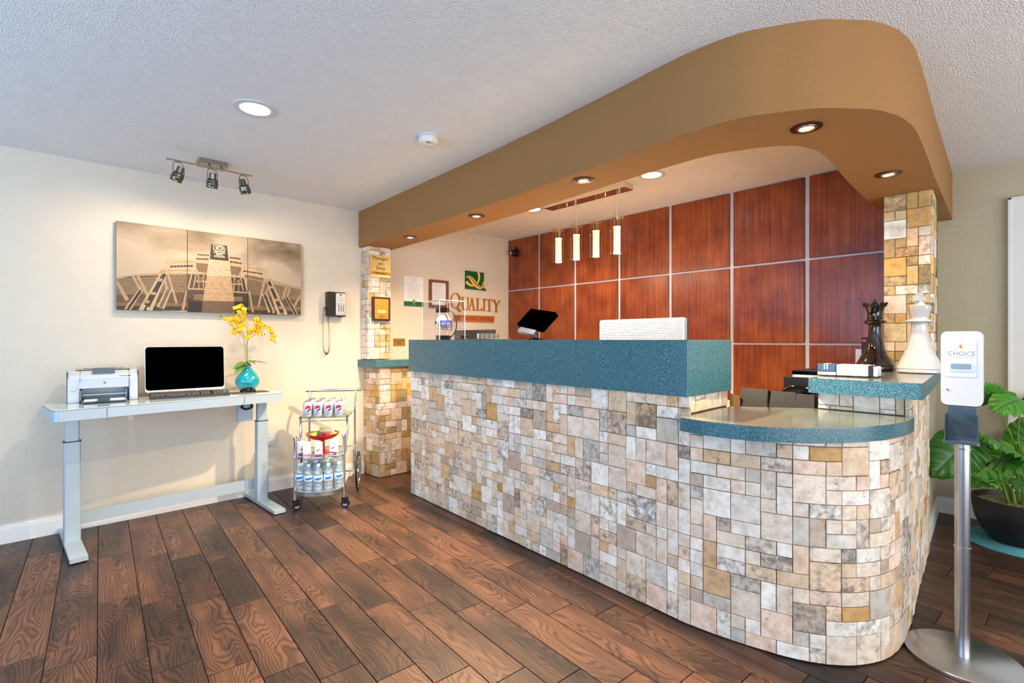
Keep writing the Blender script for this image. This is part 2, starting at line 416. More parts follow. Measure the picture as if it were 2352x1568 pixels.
hd = MB(); hd.lathe([(0.026, 0), (0.026, 0.01), (0.01, 0.012), (0.01, 0.04), (0.026, 0.05), (0.028, 0.062), (0.016, 0.075), (0.001, 0.077)], 18, Tm(XR-0.012, -0.78, 0.98) @ Ry(-PI/2))
hd.build('door_knob', STEEL, dr)

# cherry panel wall, three rows of raised panels with white-washed strips between
cols = [4.35, 3.848, 3.327, 2.781, 2.246, 1.708, 1.167, 0.665]
rows = [(1.835, 2.425), (1.227, 1.82), (0.62, 1.212), (0.02, 0.605)]
for i in range(7):
    for (z0, z1) in rows:
        y1 = cols[i]-0.016; y0 = cols[i+1]+0.016
        if i == 0: y1 = cols[i]-0.004
        if z1 < 0.61 and i not in (5, 6): continue
        MB().box(-0.018, 0, -(y1-y0)/2, (y1-y0)/2, -(z1-z0)/2, (z1-z0)/2).build('wood_panel', CHERRY, wb, (XB-0.004, (y0+y1)/2, (z0+z1)/2), bevel=0.003, seg=1)
for i in range(1, 7):
    MB().box(XB-0.006, XB, cols[i]-0.014, cols[i]+0.014, 0, CH).build('vertical_strip', STRIP, wb)
for z in (0.6125, 1.2195, 1.8275, 2.4325):
    MB().box(XB-0.0075, XB, 0.665, 4.349, z-0.0075*(1.7 if z > 2.4 else 1), min(z+0.0125, CH)).build('horizontal_strip', STRIP, wb)

# floor planks: 6 x 24 inch wood-look tiles laid in a quarter-step stagger
DV = Vector((0.053974, 0.998542)); DU = Vector((DV.y, -DV.x))
W_, L_ = 0.1572, 0.628
def clip(poly, nx, ny, c):
    out = []
    for i in range(len(poly)):
        a = poly[i]; b = poly[(i+1) % len(poly)]
        da = a[0]*nx+a[1]*ny-c; db = b[0]*nx+b[1]*ny-c
        if da <= 0: out.append(a)
        if (da < 0 < db) or (db < 0 < da):
            t = da/(da-db); out.append((a[0]+(b[0]-a[0])*t, a[1]+(b[1]-a[1])*t))
    return out
cache = {}
nplank = 0
cand = []
for k in range(-22, 36):
    for j in range(-9, 12):
        u0 = -0.165+W_*k; v0 = 2.563-0.1425*k+L_*j
        g = 0.0016
        quad = [(u0+g, v0+g), (u0+W_-g, v0+g), (u0+W_-g, v0+L_-g), (u0+g, v0+L_-g)]
        cu, cv = u0+W_/2, v0+L_/2
        cw = DU*cu+DV*cv
        x, y = cw
        if not (XL < x < XR+0.3 and -2 < y < YW+0.3): continue
        z = x*BZ+y*AZ; s = x*BX+y*AX
        if z < 1.0 or abs(s) > z*1.12+0.35: continue
        if y > 0.75 and x > 2.45 and not (x < 2.75 and y > 3.3) : continue
        cand.append((k, j, quad, (cu, cv), cw))
for (k, j, quad, (cu, cv), cw) in cand:
    loc = [(q[0]-cu, q[1]-cv) for q in quad]
    P = loc
    for (nx, ny, c) in ((0, 1, YW-0.001), (1, 0, XR-0.001)):
        # wall limits in local plank frame
        nu = nx*DU.x+ny*DU.y; nv = nx*DV.x+ny*DV.y; cc = c-(nx*cw.x+ny*cw.y)
        P = clip(P, nu, nv, cc)
        if len(P) < 3: break
    if len(P) < 3: continue
    key = 'full' if P == loc or (len(P) == 4 and max(abs(P[i][0]-loc[i][0])+abs(P[i][1]-loc[i][1]) for i in range(4)) < 1e-4) else None
    if key and key in cache: me = cache[key]
    else:
        cxp = sum(p[0] for p in P)/len(P); cyp = sum(p[1] for p in P)/len(P)
        b = 0.0012; n = len(P)
        top = []
        for p in P:
            dx = cxp-p[0]; dy = cyp-p[1]
            top.append((p[0]+math.copysign(min(b, abs(dx)), dx), p[1]+math.copysign(min(b, abs(dy)), dy)))
        vs_ = [(p[0], p[1], -0.006) for p in P]+[(p[0], p[1], -0.0012) for p in P]+[(p[0], p[1], 0) for p in top]
        fs_ = [(i, (i+1) % n, n+(i+1) % n, n+i) for i in range(n)]+[(n+i, n+(i+1) % n, 2*n+(i+1) % n, 2*n+i) for i in range(n)]+[tuple(range(2*n, 3*n))]
        me = bpy.data.meshes.new('floor_plank'); me.from_pydata(vs_, [], fs_); me.materials.append(PLANK)
        if key: cache[key] = me
    o = bpy.data.objects.new('floor_plank', me); C.objects.link(o); o.parent = fl
    o.location = (cw.x, cw.y, 0); o.rotation_euler = (0, 0, math.atan2(-DV.x, DV.y)); nplank += 1
print('planks', nplank)

# curved tan soffit over the desk
out_p = [(2.09, 4.35), (2.065, 3.4), (2.03, 2.3), (1.975, 1.5), (1.94, 1.12), (1.935, 0.97), (1.955, 0.81), (2.008, 0.697), (2.085, 0.575), (2.17, 0.497), (2.25, 0.435), (2.33, 0.40), (2.42, 0.376), (2.55, 0.362), (2.72, 0.364), (3.0, 0.376), (3.4, 0.396), (3.9, 0.416), (4.73, 0.452)]
in_p = [(4.0, 0.75), (3.6, 0.745), (3.13, 0.728), (2.81, 0.708), (2.6, 0.703), (2.5, 0.719), (2.42, 0.752), (2.35, 0.825), (2.29, 0.945), (2.245, 1.12), (2.265, 1.55), (2.33, 2.3), (2.36, 3.1), (2.385, 4.35)]
op = [(p.x, p.y) for p in smooth_path([(x, y, 0) for x, y in out_p], 5)]
ip = [(p.x, p.y) for p in smooth_path([(x, y, 0) for x, y in in_p], 5)]
struct(MB().prism(op+[(4.73, 0.70), (4.0, 0.75)]+ip, 2.11, CH, smooth=True).build('ceiling_soffit', SOFF), 'curved tan dropped soffit over the reception desk')

# ============================================================ STONE
U = 0.0556
TINTS = [((236, 220, 202), 30), ((246, 240, 229), 26), ((230, 204, 174), 15), ((220, 184, 140), 8), ((206, 160, 98), 2), ((206, 199, 188), 10), ((196, 178, 160), 6), ((238, 210, 188), 10), ((232, 225, 214), 9)]
def pick(golden=0.0):
    r = RND.random()*116; acc = 0; c = TINTS[0][0]
    for t, w_ in TINTS:
        acc += w_
        if r <= acc: c = t; break
    if RND.random() < golden: c = RND.choice([(214, 186, 130), (200, 168, 104), (222, 200, 152), (206, 182, 134), (186, 156, 104), (208, 164, 92), (222, 190, 152), (176, 150, 96)])
    f = RND.uniform(0.97, 1.05)
    st = RND.random(); st = st**2.6*0.75 if RND.random() > 0.10 else RND.uniform(0.65, 1.0)
    return (*lin([min(255, v*f) for v in c]), st)
class Path2:
    def __init__(s, pts):
        s.p = [Vector(p) for p in pts]; s.s = [0]
        for a, b in zip(s.p, s.p[1:]): s.s.append(s.s[-1]+(b-a).length)
        s.len = s.s[-1]
    def at(s, t, n=0.0):
        t = max(0, min(s.len, t)); i = 0
        while i < len(s.s)-2 and s.s[i+1] < t: i += 1
        def nrm(j):
            j = max(0, min(len(s.p)-2, j)); d = (s.p[j+1]-s.p[j]).normalized(); return Vector((-d.y, d.x))*-1
        u = (t-s.s[i])/max(1e-9, s.s[i+1]-s.s[i])
        p = s.p[i].lerp(s.p[i+1], u)
        na = (nrm(i-1)+nrm(i)) if i > 0 else nrm(i)
        nb = nrm(i)+nrm(i+1)
        nn = na.normalized().lerp(nb.normalized(), u).normalized()
        return p+nn*n
def pack(nc, nr, big=0.27, first=0):
    occ = [[False]*nr for _ in range(nc)]; out = []
    for c in range(nc):
        for r in range(nr):
            if occ[c][r]: continue
            opts = [((2, 2), big), ((1, 2), 0.25), ((2, 1), 0.22), ((1, 1), 0.26)]
            for _ in range(8):
                x = RND.random()*sum(o[1] for o in opts); a = 0
                for (w_, h_), p_ in opts:
                    a += p_
                    if x <= a: break
                if c+w_ <= nc and r+h_ <= nr and all(not occ[c+i][r+j] for i in range(w_) for j in range(h_)): break
            else: w_, h_ = 1, 1
            for i in range(w_):
                for j in range(h_): occ[c+i][r+j] = True
            out.append((c, r, w_, h_))
    return out
def tile_geo(path, s0, s1, z0, z1, curved):
    g = 0.0009+RND.uniform(0, 0.0008); b = 0.0026; t = 0.010+RND.uniform(-0.0022, 0.0022)
    k = 2 if not curved else (3 if s1-s0 < 0.07 else 4)
    j = lambda: RND.uniform(-0.0009, 0.0009)
    rings = []
    for (ins, n) in ((g, -0.004), (g, t-b), (g+b, t)):
        ss = [s0+ins+(s1-s0-2*ins)*i/(k-1) for i in range(k)]
        bot = [(*path.at(q, n+j()), z0+ins) for q in ss]; top = [(*path.at(q, n+j()), z1-ins) for q in ss[::-1]]
        rings.append(bot+top)
    m_ = 2*k; v = rings[0]+rings[1]+rings[2]; f = []
    for r in (0, 1):
        for i in range(m_): i2 = (i+1) % m_; f.append((r*m_+i, r*m_+i2, (r+1)*m_+i2, (r+1)*m_+i))
    for i in range(k-1): f.append((2*m_+i, 2*m_+i+1, 2*m_+2*k-2-i, 2*m_+2*k-1-i))
    return v, f
def tile_obj(name, geos, parent, kind=None):
    V = []; Fc = []; cols_ = []; pcs = []
    for (v, f) in geos:
        o = len(V); V += v; Fc += [tuple(i+o for i in q) for q in f]
        c = pick(tile_obj.gold); p = RND.random(); cols_ += [c]*len(v); pcs += [p]*len(v)
    me = bpy.data.meshes.new(name); me.from_pydata(V, [], Fc)
    a = me.color_attributes.new('tint', 'FLOAT_COLOR', 'POINT'); a.data.foreach_set('color', np.array(cols_, dtype=np.float32).ravel())
    q = me.attributes.new('piece', 'FLOAT', 'POINT'); q.data.foreach_set('value', np.array(pcs, dtype=np.float32))
    me.materials.append(TRAV)
    o = bpy.data.objects.new(name, me); C.objects.link(o); o.parent = parent
    if kind: o['kind'] = kind
    return o
tile_obj.gold = 0.0
def stone_patch(path, zlo, top, parent, curved=lambda s: False, limit=None, z_off=0.0):
    """tiles over path from zlo to top(s); returns list of geos when limit given"""
    nc = max(1, round(path.len/U)); us = path.len/nc
    zmax = max(top(us*(i+0.5)) for i in range(nc)); nr = math.ceil((zmax-zlo)/U-0.15)
    out = []
    cells = []
    for (c, r, w_, h_) in pack(nc, nr):
        if w_ > 1 and top(c*us+1e-3) != top((c+w_)*us-1e-3): cells += [(c+i, r, 1, h_) for i in range(w_)]
        else: cells.append((c, r, w_, h_))
    for (c, r, w_, h_) in cells:
        s0, s1 = c*us, (c+w_)*us; z0 = zlo+r*U; z1 = zlo+(r+h_)*U
        tp = top((s0+s1)/2)
        tpx = tp
        if z0 > tpx-0.008: continue
        if z1 > tp: z1 = tpx if tp == tpx else (z1 if z0 < tp else z1)
        z1 = min(z1, tpx)
        if z1-z0 < 0.012: continue
        geo = tile_geo(path, s0, s1, z0, z1, curved((s0+s1)/2))
        p = path.at((s0+s1)/2); d = p.x*BZ+p.y*AZ
        vdir = Vector((p.x, p.y)).normalized()
        nn = (path.at((s0+s1)/2, 1)-p)
        out.append(((s1-s0)*(z1-z0)*abs(vdir.dot(nn))/d**2, geo))
    return out

base_pts = [(2.146, 3.509), (2.105, 2.477), (2.055, 1.25), (2.05, 1.08), (2.062, 0.94), (2.092, 0.791), (2.143, 0.64), (2.232, 0.52), (2.35, 0.443), (2.46, 0.415), (2.6, 0.404), (2.76, 0.408), (3.18, 0.437), (3.8, 0.474)]
pc = [base_pts[0], base_pts[1]]+[(p.x, p.y) for p in smooth_path([(*p, 0) for p in base_pts[2:12]], 4)]+base_pts[12:]
front = Path2(pc)
def s_of(x, y):
    best = min(range(400), key=lambda i: (front.at(front.len*i/399)-Vector((x, y))).length); return front.len*best/399
s_end_tall = s_of(2.05, 1.07); s_pony = s_of(2.70, 0.406)
def top_front(s): return 1.0 if s < s_end_tall or s > s_pony else 0.862
rc = thing('reception_desk', 'curved reception desk base clad in tumbled travertine mosaic', 'reception desk', (2.3, 2.0, 0))
IDENT = rc
rc_off = Vector((-2.3, -2.0, 0))
def inv_parent(o): o.location = Vector(o.location)+rc_off
# core body behind the tiles
def inset(path, n, s0, s1, k):
    return [tuple(path.at(s0+(s1-s0)*i/k, n)) for i in range(k+1)]
c1 = inset(front, -0.003, 0, s_end_tall, 30)
b1 = MB().prism(c1+[(2.47, c1[-1][1]+0.01), (2.47, 3.508)], 0, 1.0).build('desk_core', GROUT, rc); inv_parent(b1)
c2 = inset(front, -0.003, s_end_tall, s_pony, 40)
b2 = MB().prism(c2+[(2.70, 0.74), (2.46, 1.085)], 0, 0.86).build('desk_core', GROUT, rc); inv_parent(b2)
c3 = inset(front, -0.003, s_pony, front.len, 20)
b3 = MB().prism(c3+[(3.8, 0.70), (2.703, 0.737)], 0, 1.0).build('desk_core', GROUT, rc); inv_parent(b3)
tiles = stone_patch(front, 0.004, top_front, rc, lambda s: s_end_tall-0.2 < s < s_pony+0.3)
endp = Path2([(2.058, 1.078), (2.47, 1.088)])     # side of the tall part above the low counter
tiles += stone_patch(endp, 0.922, lambda s: 1.0, rc)
pony = Path2([(2.702, 0.742), (2.702, 0.408)])
tl = []
for (s0, s1, z0, z1) in ((0, 0.088, 0.94, 0.998), (0, 0.05, 0.921, 0.94), (0.05, 0.142, 0.921, 0.94), (0.088, 0.142, 0.94, 0.998), (0.142, 0.242, 0.921, 0.998), (0.242, 0.298, 0.942, 0.998), (0.242, 0.298, 0.921, 0.942), (0.298, 0.33, 0.921, 0.998)):
    tl.append((1.0, tile_geo(pony, s0, s1, z0, z1, False)))
tiles += tl
# far end of the desk
fend = Path2([(2.47, 3.51), (2.146, 3.51)])
tiles += [(0, g_) for _, g_ in stone_patch(fend, 0.004, lambda s: 1.0, rc)]
tiles.sort(key=lambda t: -t[0])
print('desk tiles', len(tiles))
for a_, geo in tiles[:300]: inv_parent(tile_obj('stone_tile', [geo], rc))
inv_parent(tile_obj('stone_mosaic', [g_ for _, g_ in tiles[300:]], rc, 'stuff'))

# left pillar standing on its low stub wall
def stone_column(root, faces, core, off):
    o = MB().box(*core).build('pillar_core', GROUT, root); o.location = off
    for (pts, z0, z1) in faces:
        for _, geo in stone_patch(Path2(pts), z0, lambda s: z1, root):
            t_ = tile_obj('stone_tile', [geo], root); t_.location = off
tile_obj.gold = 0.15
lp = thing('stone_pillar', 'narrow travertine-clad pillar against the cream wall, carrying two brass plaques', 'pillar', (2.24, 4.28, 1.07))
stone_column(lp, [([(2.127, 4.35), (2.127, 4.22)], 1.07, 2.11), ([(2.127, 4.22), (2.345, 4.22)], 1.07, 2.11)], (2.13, 2.342, 4.223, 4.349, 1.07, 2.108), (-2.24, -4.28, -1.07))
tile_obj.gold = 0.55  # golden light on the stub wall is put into its tile colours
ls = thing('stub_wall', 'low travertine stub wall with golden light painted into its tiles, under the narrow pillar', 'low wall', (2.5, 4.22, 0))
stone_column(ls, [([(2.15, 4.35), (2.168, 4.10)], 0.004, 1.0), ([(2.168, 4.10), (2.96, 4.10)], 0.004, 1.0)], (2.172, 2.96, 4.103, 4.349, 0, 1.0), (-2.5, -4.22, 0))
rp = thing('stone_pillar', 'wide golden travertine pillar beside the cherry panels, behind the chess pieces', 'pillar', (3.84, 0.55, 1.07))
tile_obj.gold = 0.6
stone_column(rp, [([(3.68, 0.662), (3.68, 0.445)], 1.07, 2.11), ([(3.68, 0.445), (3.97, 0.46)], 1.07, 2.11)], (3.683, 3.97, 0.448, 0.66, 1.07, 2.108), (-3.84, -0.55, -1.07))
tile_obj.gold = 0

# ------------------------------------------------------------ counter slabs
def slab(name, label, poly, z0, z1, rim=True, side=LAM, top=LAMTOP):
    cx = sum(p[0] for p in poly)/len(poly); cy = sum(p[1] for p in poly)/len(poly)
    q = [(p[0]-cx, p[1]-cy) for p in poly]
    t = thing(name, label, 'countertop', (cx, cy, z0))
    MB().prism(q, 0, z1-z0-0.003, smooth=True).build('edge_band', side, t, bevel=0.0015, seg=1)
    MB().prism(q, z1-z0-0.003, z1-z0).build('top_sheet', top, t)
    return t
slab('countertop', 'tall blue-grey counter fascia and top running along the reception desk', [(2.092, 3.47), (2.032, 1.063), (2.48, 1.063), (2.50, 3.47)], 1.0, 1.25)
rim = [(1.955, 1.05), (1.945, 1.0), (1.938, 0.93), (1.945, 0.83), (1.972, 0.74), (2.06, 0.612), (2.185, 0.508), (2.33, 0.431), (2.464, 0.395), (2.58, 0.38), (2.685, 0.378)]
rimp = [(p.x, p.y) for p in smooth_path([(*p, 0) for p in rim], 5)]
slab('countertop', 'low rounded teal counter ledge at the curved end of the desk', rimp+[(2.70, 0.39), (2.70, 0.74), (2.463, 1.062), (1.96, 1.062)], 0.8625, 0.92)
slab('countertop', 'raised teal shelf slab holding the two chess pieces', [(2.63, 0.765), (2.63, 0.343), (3.86, 0.425), (3.975, 0.435), (3.975, 0.75)], 1.0, 1.07)
slab('countertop', 'short teal shelf slab at the foot of the narrow pillar', [(2.08, 4.345), (2.12, 4.06), (2.96, 4.06), (2.96, 4.345)], 1.002, 1.066)

# ============================================================ LIGHT FIXTURES
BULB = mat('warm_bulb', (255, 240, 214), 0.5, emis=(255, 226, 180), estr=22)
LED = mat('cool_led_disc', (255, 255, 255), 0.5, emis=(255, 250, 240), estr=14)
BRONZE = mat('bronze_ring', (70, 42, 30), 0.35, 0.7)
def lamp(kind, name, parent, loc, energy, col, size, target=None, spot=None, blend=0.4):
    l = bpy.data.lights.new(name, kind); l.energy = energy; l.color = col
    if kind == 'AREA': l.shape = 'DISK'; l.size = size
    else: l.shadow_soft_size = size
    if kind == 'SPOT': l.spot_size = spot; l.spot_blend = blend
    o = bpy.data.objects.new(name, l); C.objects.link(o); o.parent = parent; o.location = loc
    if target is not None: o.rotation_euler = (Vector(target)-Vector(loc)).to_track_quat('-Z', 'Y').to_euler()
    return o
def downlight(name, label, loc, r, ringm, bulbm, energy, col, gimbal, group=None):
    t = thing(name, label, 'recessed light', loc, 0, group)
    MB().lathe([(r*0.70, -0.001), (r*0.72, -0.006), (r, -0.005), (r*1.01, -0.0005)], 32, cap=False).build('trim_ring', ringm, t)
    if gimbal:
        MB().lathe([(r*0.70, -0.001), (r*0.66, -0.008), (r*0.50, -0.009), (r*0.47, -0.004)], 28, cap=False).build('gimbal', mat('brushed_bronze', (150, 118, 96), 0.3, 0.8), t)
        MB().lathe([(0.0001, -0.0075), (r*0.30, -0.006), (r*0.47, -0.002)], 20, cap=False).build('bulb', bulbm, t)
    else:
        MB().lathe([(0.0001, -0.003), (r*0.72, -0.003)], 32, cap=False).build('diffuser', bulbm, t)
    lamp('SPOT', 'lamp_light', t, (0, 0, -0.012), energy, col, r*0.5, (0, 0, -1), 2.5, 0.6)
    return t
for (p, lb, e) in (((2.195, 3.616, 2.11), 'small recessed spotlight in the soffit nearest the brass-plaque pillar', 60), ((2.154, 2.682, 2.11), 'lit bronze-ringed soffit spotlight, second from the brass-plaque pillar', 340), ((2.095, 1.69, 2.11), 'lit bronze-ringed soffit spotlight above the white monitor, beside the pendant', 340), ((2.236, 0.657, 2.11), 'largest-looking bronze-ringed spotlight in the bend of the soffit', 100), ((3.176, 0.553, 2.11), 'lit bronze-ringed soffit spotlight just in front of the wide golden pillar', 30)):
    downlight('recessed_spotlight', lb, p, 0.057, BRONZE, BULB, e, (1.0, 0.78, 0.52), True, 'spotlights in the tan soffit')
downlight('ceiling_downlight', 'round white recessed downlight on the open ceiling left of the smoke detector', (0.765, 2.765, CH), 0.10, WHITEP, LED, 60, (1.0, 0.93, 0.84), False)
downlight('ceiling_downlight', 'round recessed downlight behind the soffit, left end of the hanging pendant bar', (3.205, 3.17, CH), 0.095, WHITEP, LED, 95, (1.0, 0.80, 0.54), False, 'downlights behind the soffit')
downlight('ceiling_downlight', 'round recessed downlight behind the soffit, right end of the hanging pendant bar', (3.167, 1.93, CH), 0.095, WHITEP, LED, 42, (1.0, 0.80, 0.54), False, 'downlights behind the soffit')

# smoke detector
t = thing('smoke_detector', 'round white smoke detector on the textured ceiling', 'smoke detector', (1.612, 2.455, CH))
MB().lathe([(0.064, 0), (0.064, -0.012), (0.060, -0.014)], 32).build('base', WHITEP, t)
MB().lathe([(0.056, -0.014), (0.058, -0.034), (0.050, -0.046), (0.030, -0.050), (0.0001, -0.050)], 32).build('cover', mat('off_white_plastic', (224, 220, 208), 0.4), t)
v_ = MB()
for k in range(5): v_.box(-0.030+k*0.006, -0.0275+k*0.006, -0.035, -0.025, -0.0505, -0.049)
v_.build('vent_slots', BLACKP, t)
MB().lathe([(0.007, -0.052), (0.007, -0.049)], 12, Tm(0.018, -0.012, 0)).build('test_button', TRIM, t)

# track light
t = thing('track_light', 'brushed nickel three-head track light on the ceiling above the triptych', 'track light', (0.785, 3.80, CH))
MB().box(-0.08, 0.08, -0.055, 0.055, -0.034, 0).build('canopy', mat('brushed_nickel', (150, 144, 130), 0.32, 0.9), t, bevel=0.003)
MB().box(-0.27, 0.215, -0.118, -0.098, -0.075, -0.068).build('track_bar', MATS['brushed_nickel'], t, bevel=0.002)
a_ = MB(); a_.cyl((-0.03, -0.05, -0.03), (-0.03, -0.105, -0.068), 0.006); a_.cyl((0.04, -0.05, -0.03), (0.04, -0.105, -0.068), 0.006); a_.build('bar_support', MATS['brushed_nickel'], t)
for (dx, ax_, ay_) in ((-0.205, 0.34, 0.30), (-0.02, 0.28, 0.0), (0.165, 0.34, -0.42)):
    h = bpy.data.objects.new('spot_head', None); C.objects.link(h); h.parent = t; h.location = (dx, -0.108, -0.15)
    R = Ry(ay_) @ Rx(ax_)
    hb = MB(); hb.lathe([(0.016, 0.045), (0.020, 0.043), (0.021, 0.008), (0.031, 0.002), (0.033, -0.004), (0.033, -0.018), (0.0345, -0.02), (0.0345, -0.032), (0.033, -0.034), (0.033, -0.046), (0.0345, -0.05), (0.030, -0.052), (0.024, -0.03), (0.0001, -0.028)], 24, R)
    hb.build('spot_housing', NICKEL, h)
    yk = MB(); ypts = [(-0.036, 0, -0.004), (-0.037, 0, 0.045), (-0.026, 0, 0.066), (0, 0, 0.070), (0.026, 0, 0.066), (0.037, 0, 0.045), (0.036, 0, -0.004)]
    yk.tube([Rz(0.5) @ Vector(p) for p in ypts], 0.0028, 6); yk.cyl((0, 0, 0.068), (0, 0, 0.078), 0.006)
    yk.build('yoke', MATS['brushed_nickel'], h)
    MB().lathe([(0.0001, -0.040), (0.024, -0.036)], 18, R, cap=False).build('bulb', BULB, h)
    d = (R @ Vector((0, 0, -1, 0)) if False else (R.to_3x3() @ Vector((0, 0, -1))))
    lamp('SPOT', 'spot_light', h, tuple(d*0.056), 14, (1.0, 0.82, 0.60), 0.012, tuple(d*0.056+Vector((d.x*1.1, 0.62, -0.95))), 2.2, 0.7)

# pendant
t = thing('pendant_light', 'four-tube glass pendant light hanging from a chrome bar in front of the cherry panels', 'pendant light', (3.21, 2.57, CH))
MB().box(-0.06, 0.06, -0.42, 0.42, -0.042, 0).build('canopy', mat('polished_steel', (232, 226, 214), 0.05, 1.0), t, bevel=0.002)
GLS = clear_mat('clear_glass', (255, 250, 238), 0.05, 0.01)
m, N, L, b = new_mat('bubble_crystal')
tc = N.new('ShaderNodeTexCoord'); vo = N.new('ShaderNodeTexVoronoi'); vo.inputs['Scale'].default_value = 130; L.new(tc.outputs['Object'], vo.inputs['Vector'])
rr = ramp(N, [(0.1, (60, 60, 50)), (0.35, (235, 240, 240)), (0.8, (255, 255, 250))]); L.new(vo.outputs['Distance'], rr.inputs[0])
L.new(rr.outputs[0], b.inputs['Base Color']); L.new(rr.outputs[0], b.inputs['Emission Color']); b.inputs['Emission Strength'].default_value = 0.45; b.inputs['Roughness'].default_value = 0.1
CRY = m
GLOW = mat('pendant_glow', (255, 255, 250), 0.4, emis=(255, 246, 225), estr=7)
for k, px in enumerate((1283, 1324, 1369, 1417)):
    y = at_x(px, 500, 3.21).y-2.57
    h = bpy.data.objects.new('pendant_tube', None); C.objects.link(h); h.parent = t; h.location = (0, y, 0)
    MB().cyl((0, 0, -0.25), (0, 0, -0.042), 0.0014, 6).build('wire', WHITEP, h)
    g = MB(); g.lathe([(0.048, -0.525), (0.05, -0.52), (0.05, -0.225)], 28, cap=False); g.lathe([(0.0475, -0.225), (0.0475, -0.523)], 28, cap=False); g.lathe([(0.0001, -0.523), (0.048, -0.525)], 28, cap=False)
    g.build('glass_cylinder', GLS, h)
    MB().cyl((0, 0, -0.515), (0, 0, -0.325), 0.027, 24).build('crystal_core', CRY, h)
    gl = MB(); gl.cyl((0, 0, -0.324), (0, 0, -0.314), 0.027, 24); gl.build('led_cap', GLOW, h)
    MB().cyl((0, 0, -0.522), (0, 0, -0.5155), 0.027, 24).build('base_cap', GLOW, h)
    MB().cyl((0, 0, -0.313), (0, 0, -0.262), 0.024, 20).build('socket', CHROME, h)
    ar = MB()
    for a in (0.4, 0.4+PI/2): ar.cyl((-0.055*math.cos(a), -0.055*math.sin(a), -0.252), (0.055*math.cos(a), 0.055*math.sin(a), -0.252), 0.003, 8)
    ar.sph((0, 0, -0.252), 0.008, 10); ar.build('cross_pin', CHROME, h)
    lamp('POINT', 'tube_light', h, (0, 0, -0.56), 1.6, (1.0, 0.85, 0.62), 0.03)
# two small screws in the bar
sc_ = MB()
for y in (-0.2, 0.2): sc_.cyl((0.0, y, -0.056), (0.0, y, -0.042), 0.006, 10)
sc_.build('mounting_screw', CHROME, t)

# ============================================================ TRIPTYCH
def raster(nx, nz, x0, x1, z0, z1):
    img = np.zeros((nz, nx, 3), np.float32)
    X, Z = np.meshgrid(np.linspace(x0, x1, nx), np.linspace(z0, z1, nz))
    return img, X, Z
PXN, PZN = 560, 276
PX0, PX1, PZ0, PZ1 = 0.32, 1.55, 1.456, 2.062
img, GX, GZ = raster(PXN, PZN, PX0, PX1, PZ0, PZ1)
def vnoise(X, Z, sx, sz, seed):
    r = np.random.RandomState(seed); G = r.rand(64, 64)
    u = (X-PX0)*sx; v = (Z-PZ0)*sz; i = np.floor(u).astype(int); j = np.floor(v).astype(int); fu = u-i; fv = v-j
    fu = fu*fu*(3-2*fu); fv = fv*fv*(3-2*fv)
    g = lambda a, b_: G[a % 64, b_ % 64]
    return (g(i, j)*(1-fu)+g(i+1, j)*fu)*(1-fv)+(g(i, j+1)*(1-fu)+g(i+1, j+1)*fu)*fv
nz_ = sum(vnoise(GX+0.12*(GZ), GZ, 3.2*2**k, 6.0*2**k, 3+k)/2**k for k in range(5))/1.94
hgt = (GZ-PZ0)/(PZ1-PZ0); wid = (GX-PX0)/(PX1-PX0)
base = np.array([184, 162, 136], np.float32); dk = np.array([100, 78, 50], np.float32)
f = np.clip((nz_-0.42)*3.2, 0, 1)*np.clip((hgt-0.45)*1.9, 0, 1)*(0.45+0.75*wid)
f = np.clip(f+np.clip((hgt-0.80)*1.6, 0, 1)*0.5, 0, 1)[..., None]
img[:] = base*(1-f)+dk*f
c3 = lambda x, y: (240+x/6.27, 490+y/6.27)
c4 = lambda x, y: (420+x/7.84, 540+y/7.84)
def wp(p): q = at_y(p[0], p[1], 4.31); return (q.x, q.z)
def fill(pts, col, conv, shade=0.0):
    P = [wp(conv(*p)) for p in pts]
    inside = np.zeros(GX.shape, bool); n = len(P)
    for i in range(n):
        x1, z1 = P[i]; x2, z2 = P[(i+1) % n]
        if z1 == z2: continue
        cnd = ((GZ < z1) != (GZ < z2)) & (GX < (x2-x1)*(GZ-z1)/(z2-z1)+x1)
        inside ^= cnd
    g = 1+0.10*(vnoise(GX, GZ, 60, 60, 9)-0.5)
    img[inside] = (np.array(col, np.float32)*g[..., None])[inside]
def line(a, b_, w0, w1, col, conv):
    (x1, y1), (x2, y2) = a, b_; L_ = math.hypot(x2-x1, y2-y1) or 1; nx, ny = -(y2-y1)/L_, (x2-x1)/L_
    fill([(x1+nx*w0/2, y1+ny*w0/2), (x2+nx*w1/2, y2+ny*w1/2), (x2-nx*w1/2, y2-ny*w1/2), (x1-nx*w0/2, y1-ny*w0/2)], col, conv)
TN = (170, 138, 100); DK = (60, 43, 28); MD = (120, 92, 62); LT = (184, 156, 120); BK = (38, 28, 20)
# left stands
fill([(170, 920), (400, 880), (520, 870), (820, 850), (1190, 860), (1190, 1400), (170, 1400)], TN, c3)
fill([(170, 945), (400, 905), (1190, 880), (1190, 1290), (170, 1290)], DK, c3)
for k in range(20):
    y = 900+k*21; line((170, y+45-k*1.2), (1190, y-8), 9, 10, TN if k < 12 else MD, c3)
fill([(170, 1285), (1190, 1290), (1190, 1400), (170, 1400)], DK, c3)
line((170, 1305), (1190, 1315), 50, 50, MD, c3)
fill([(905, 655), (1320, 655), (1320, 825), (805, 825)], LT, c3)
fill([(985, 690), (1320, 682), (1320, 708), (978, 713)], TN, c3)
fill([(955, 752), (1285, 742), (1285, 768), (945, 776)], BK, c3)
for k in range(1, 8): line((955+k*46, 748), (948+k*46, 778), 6, 6, LT, c3)
line((805, 825), (1320, 825), 8, 8, MD, c3)
for (a, b_, w0, w1) in (((400, 880), (520, 1105), 34, 40), ((470, 880), (625, 1180), 40, 50), ((175, 980), (330, 1250), 40, 60)): line(a, b_, w0, w1, TN, c3)
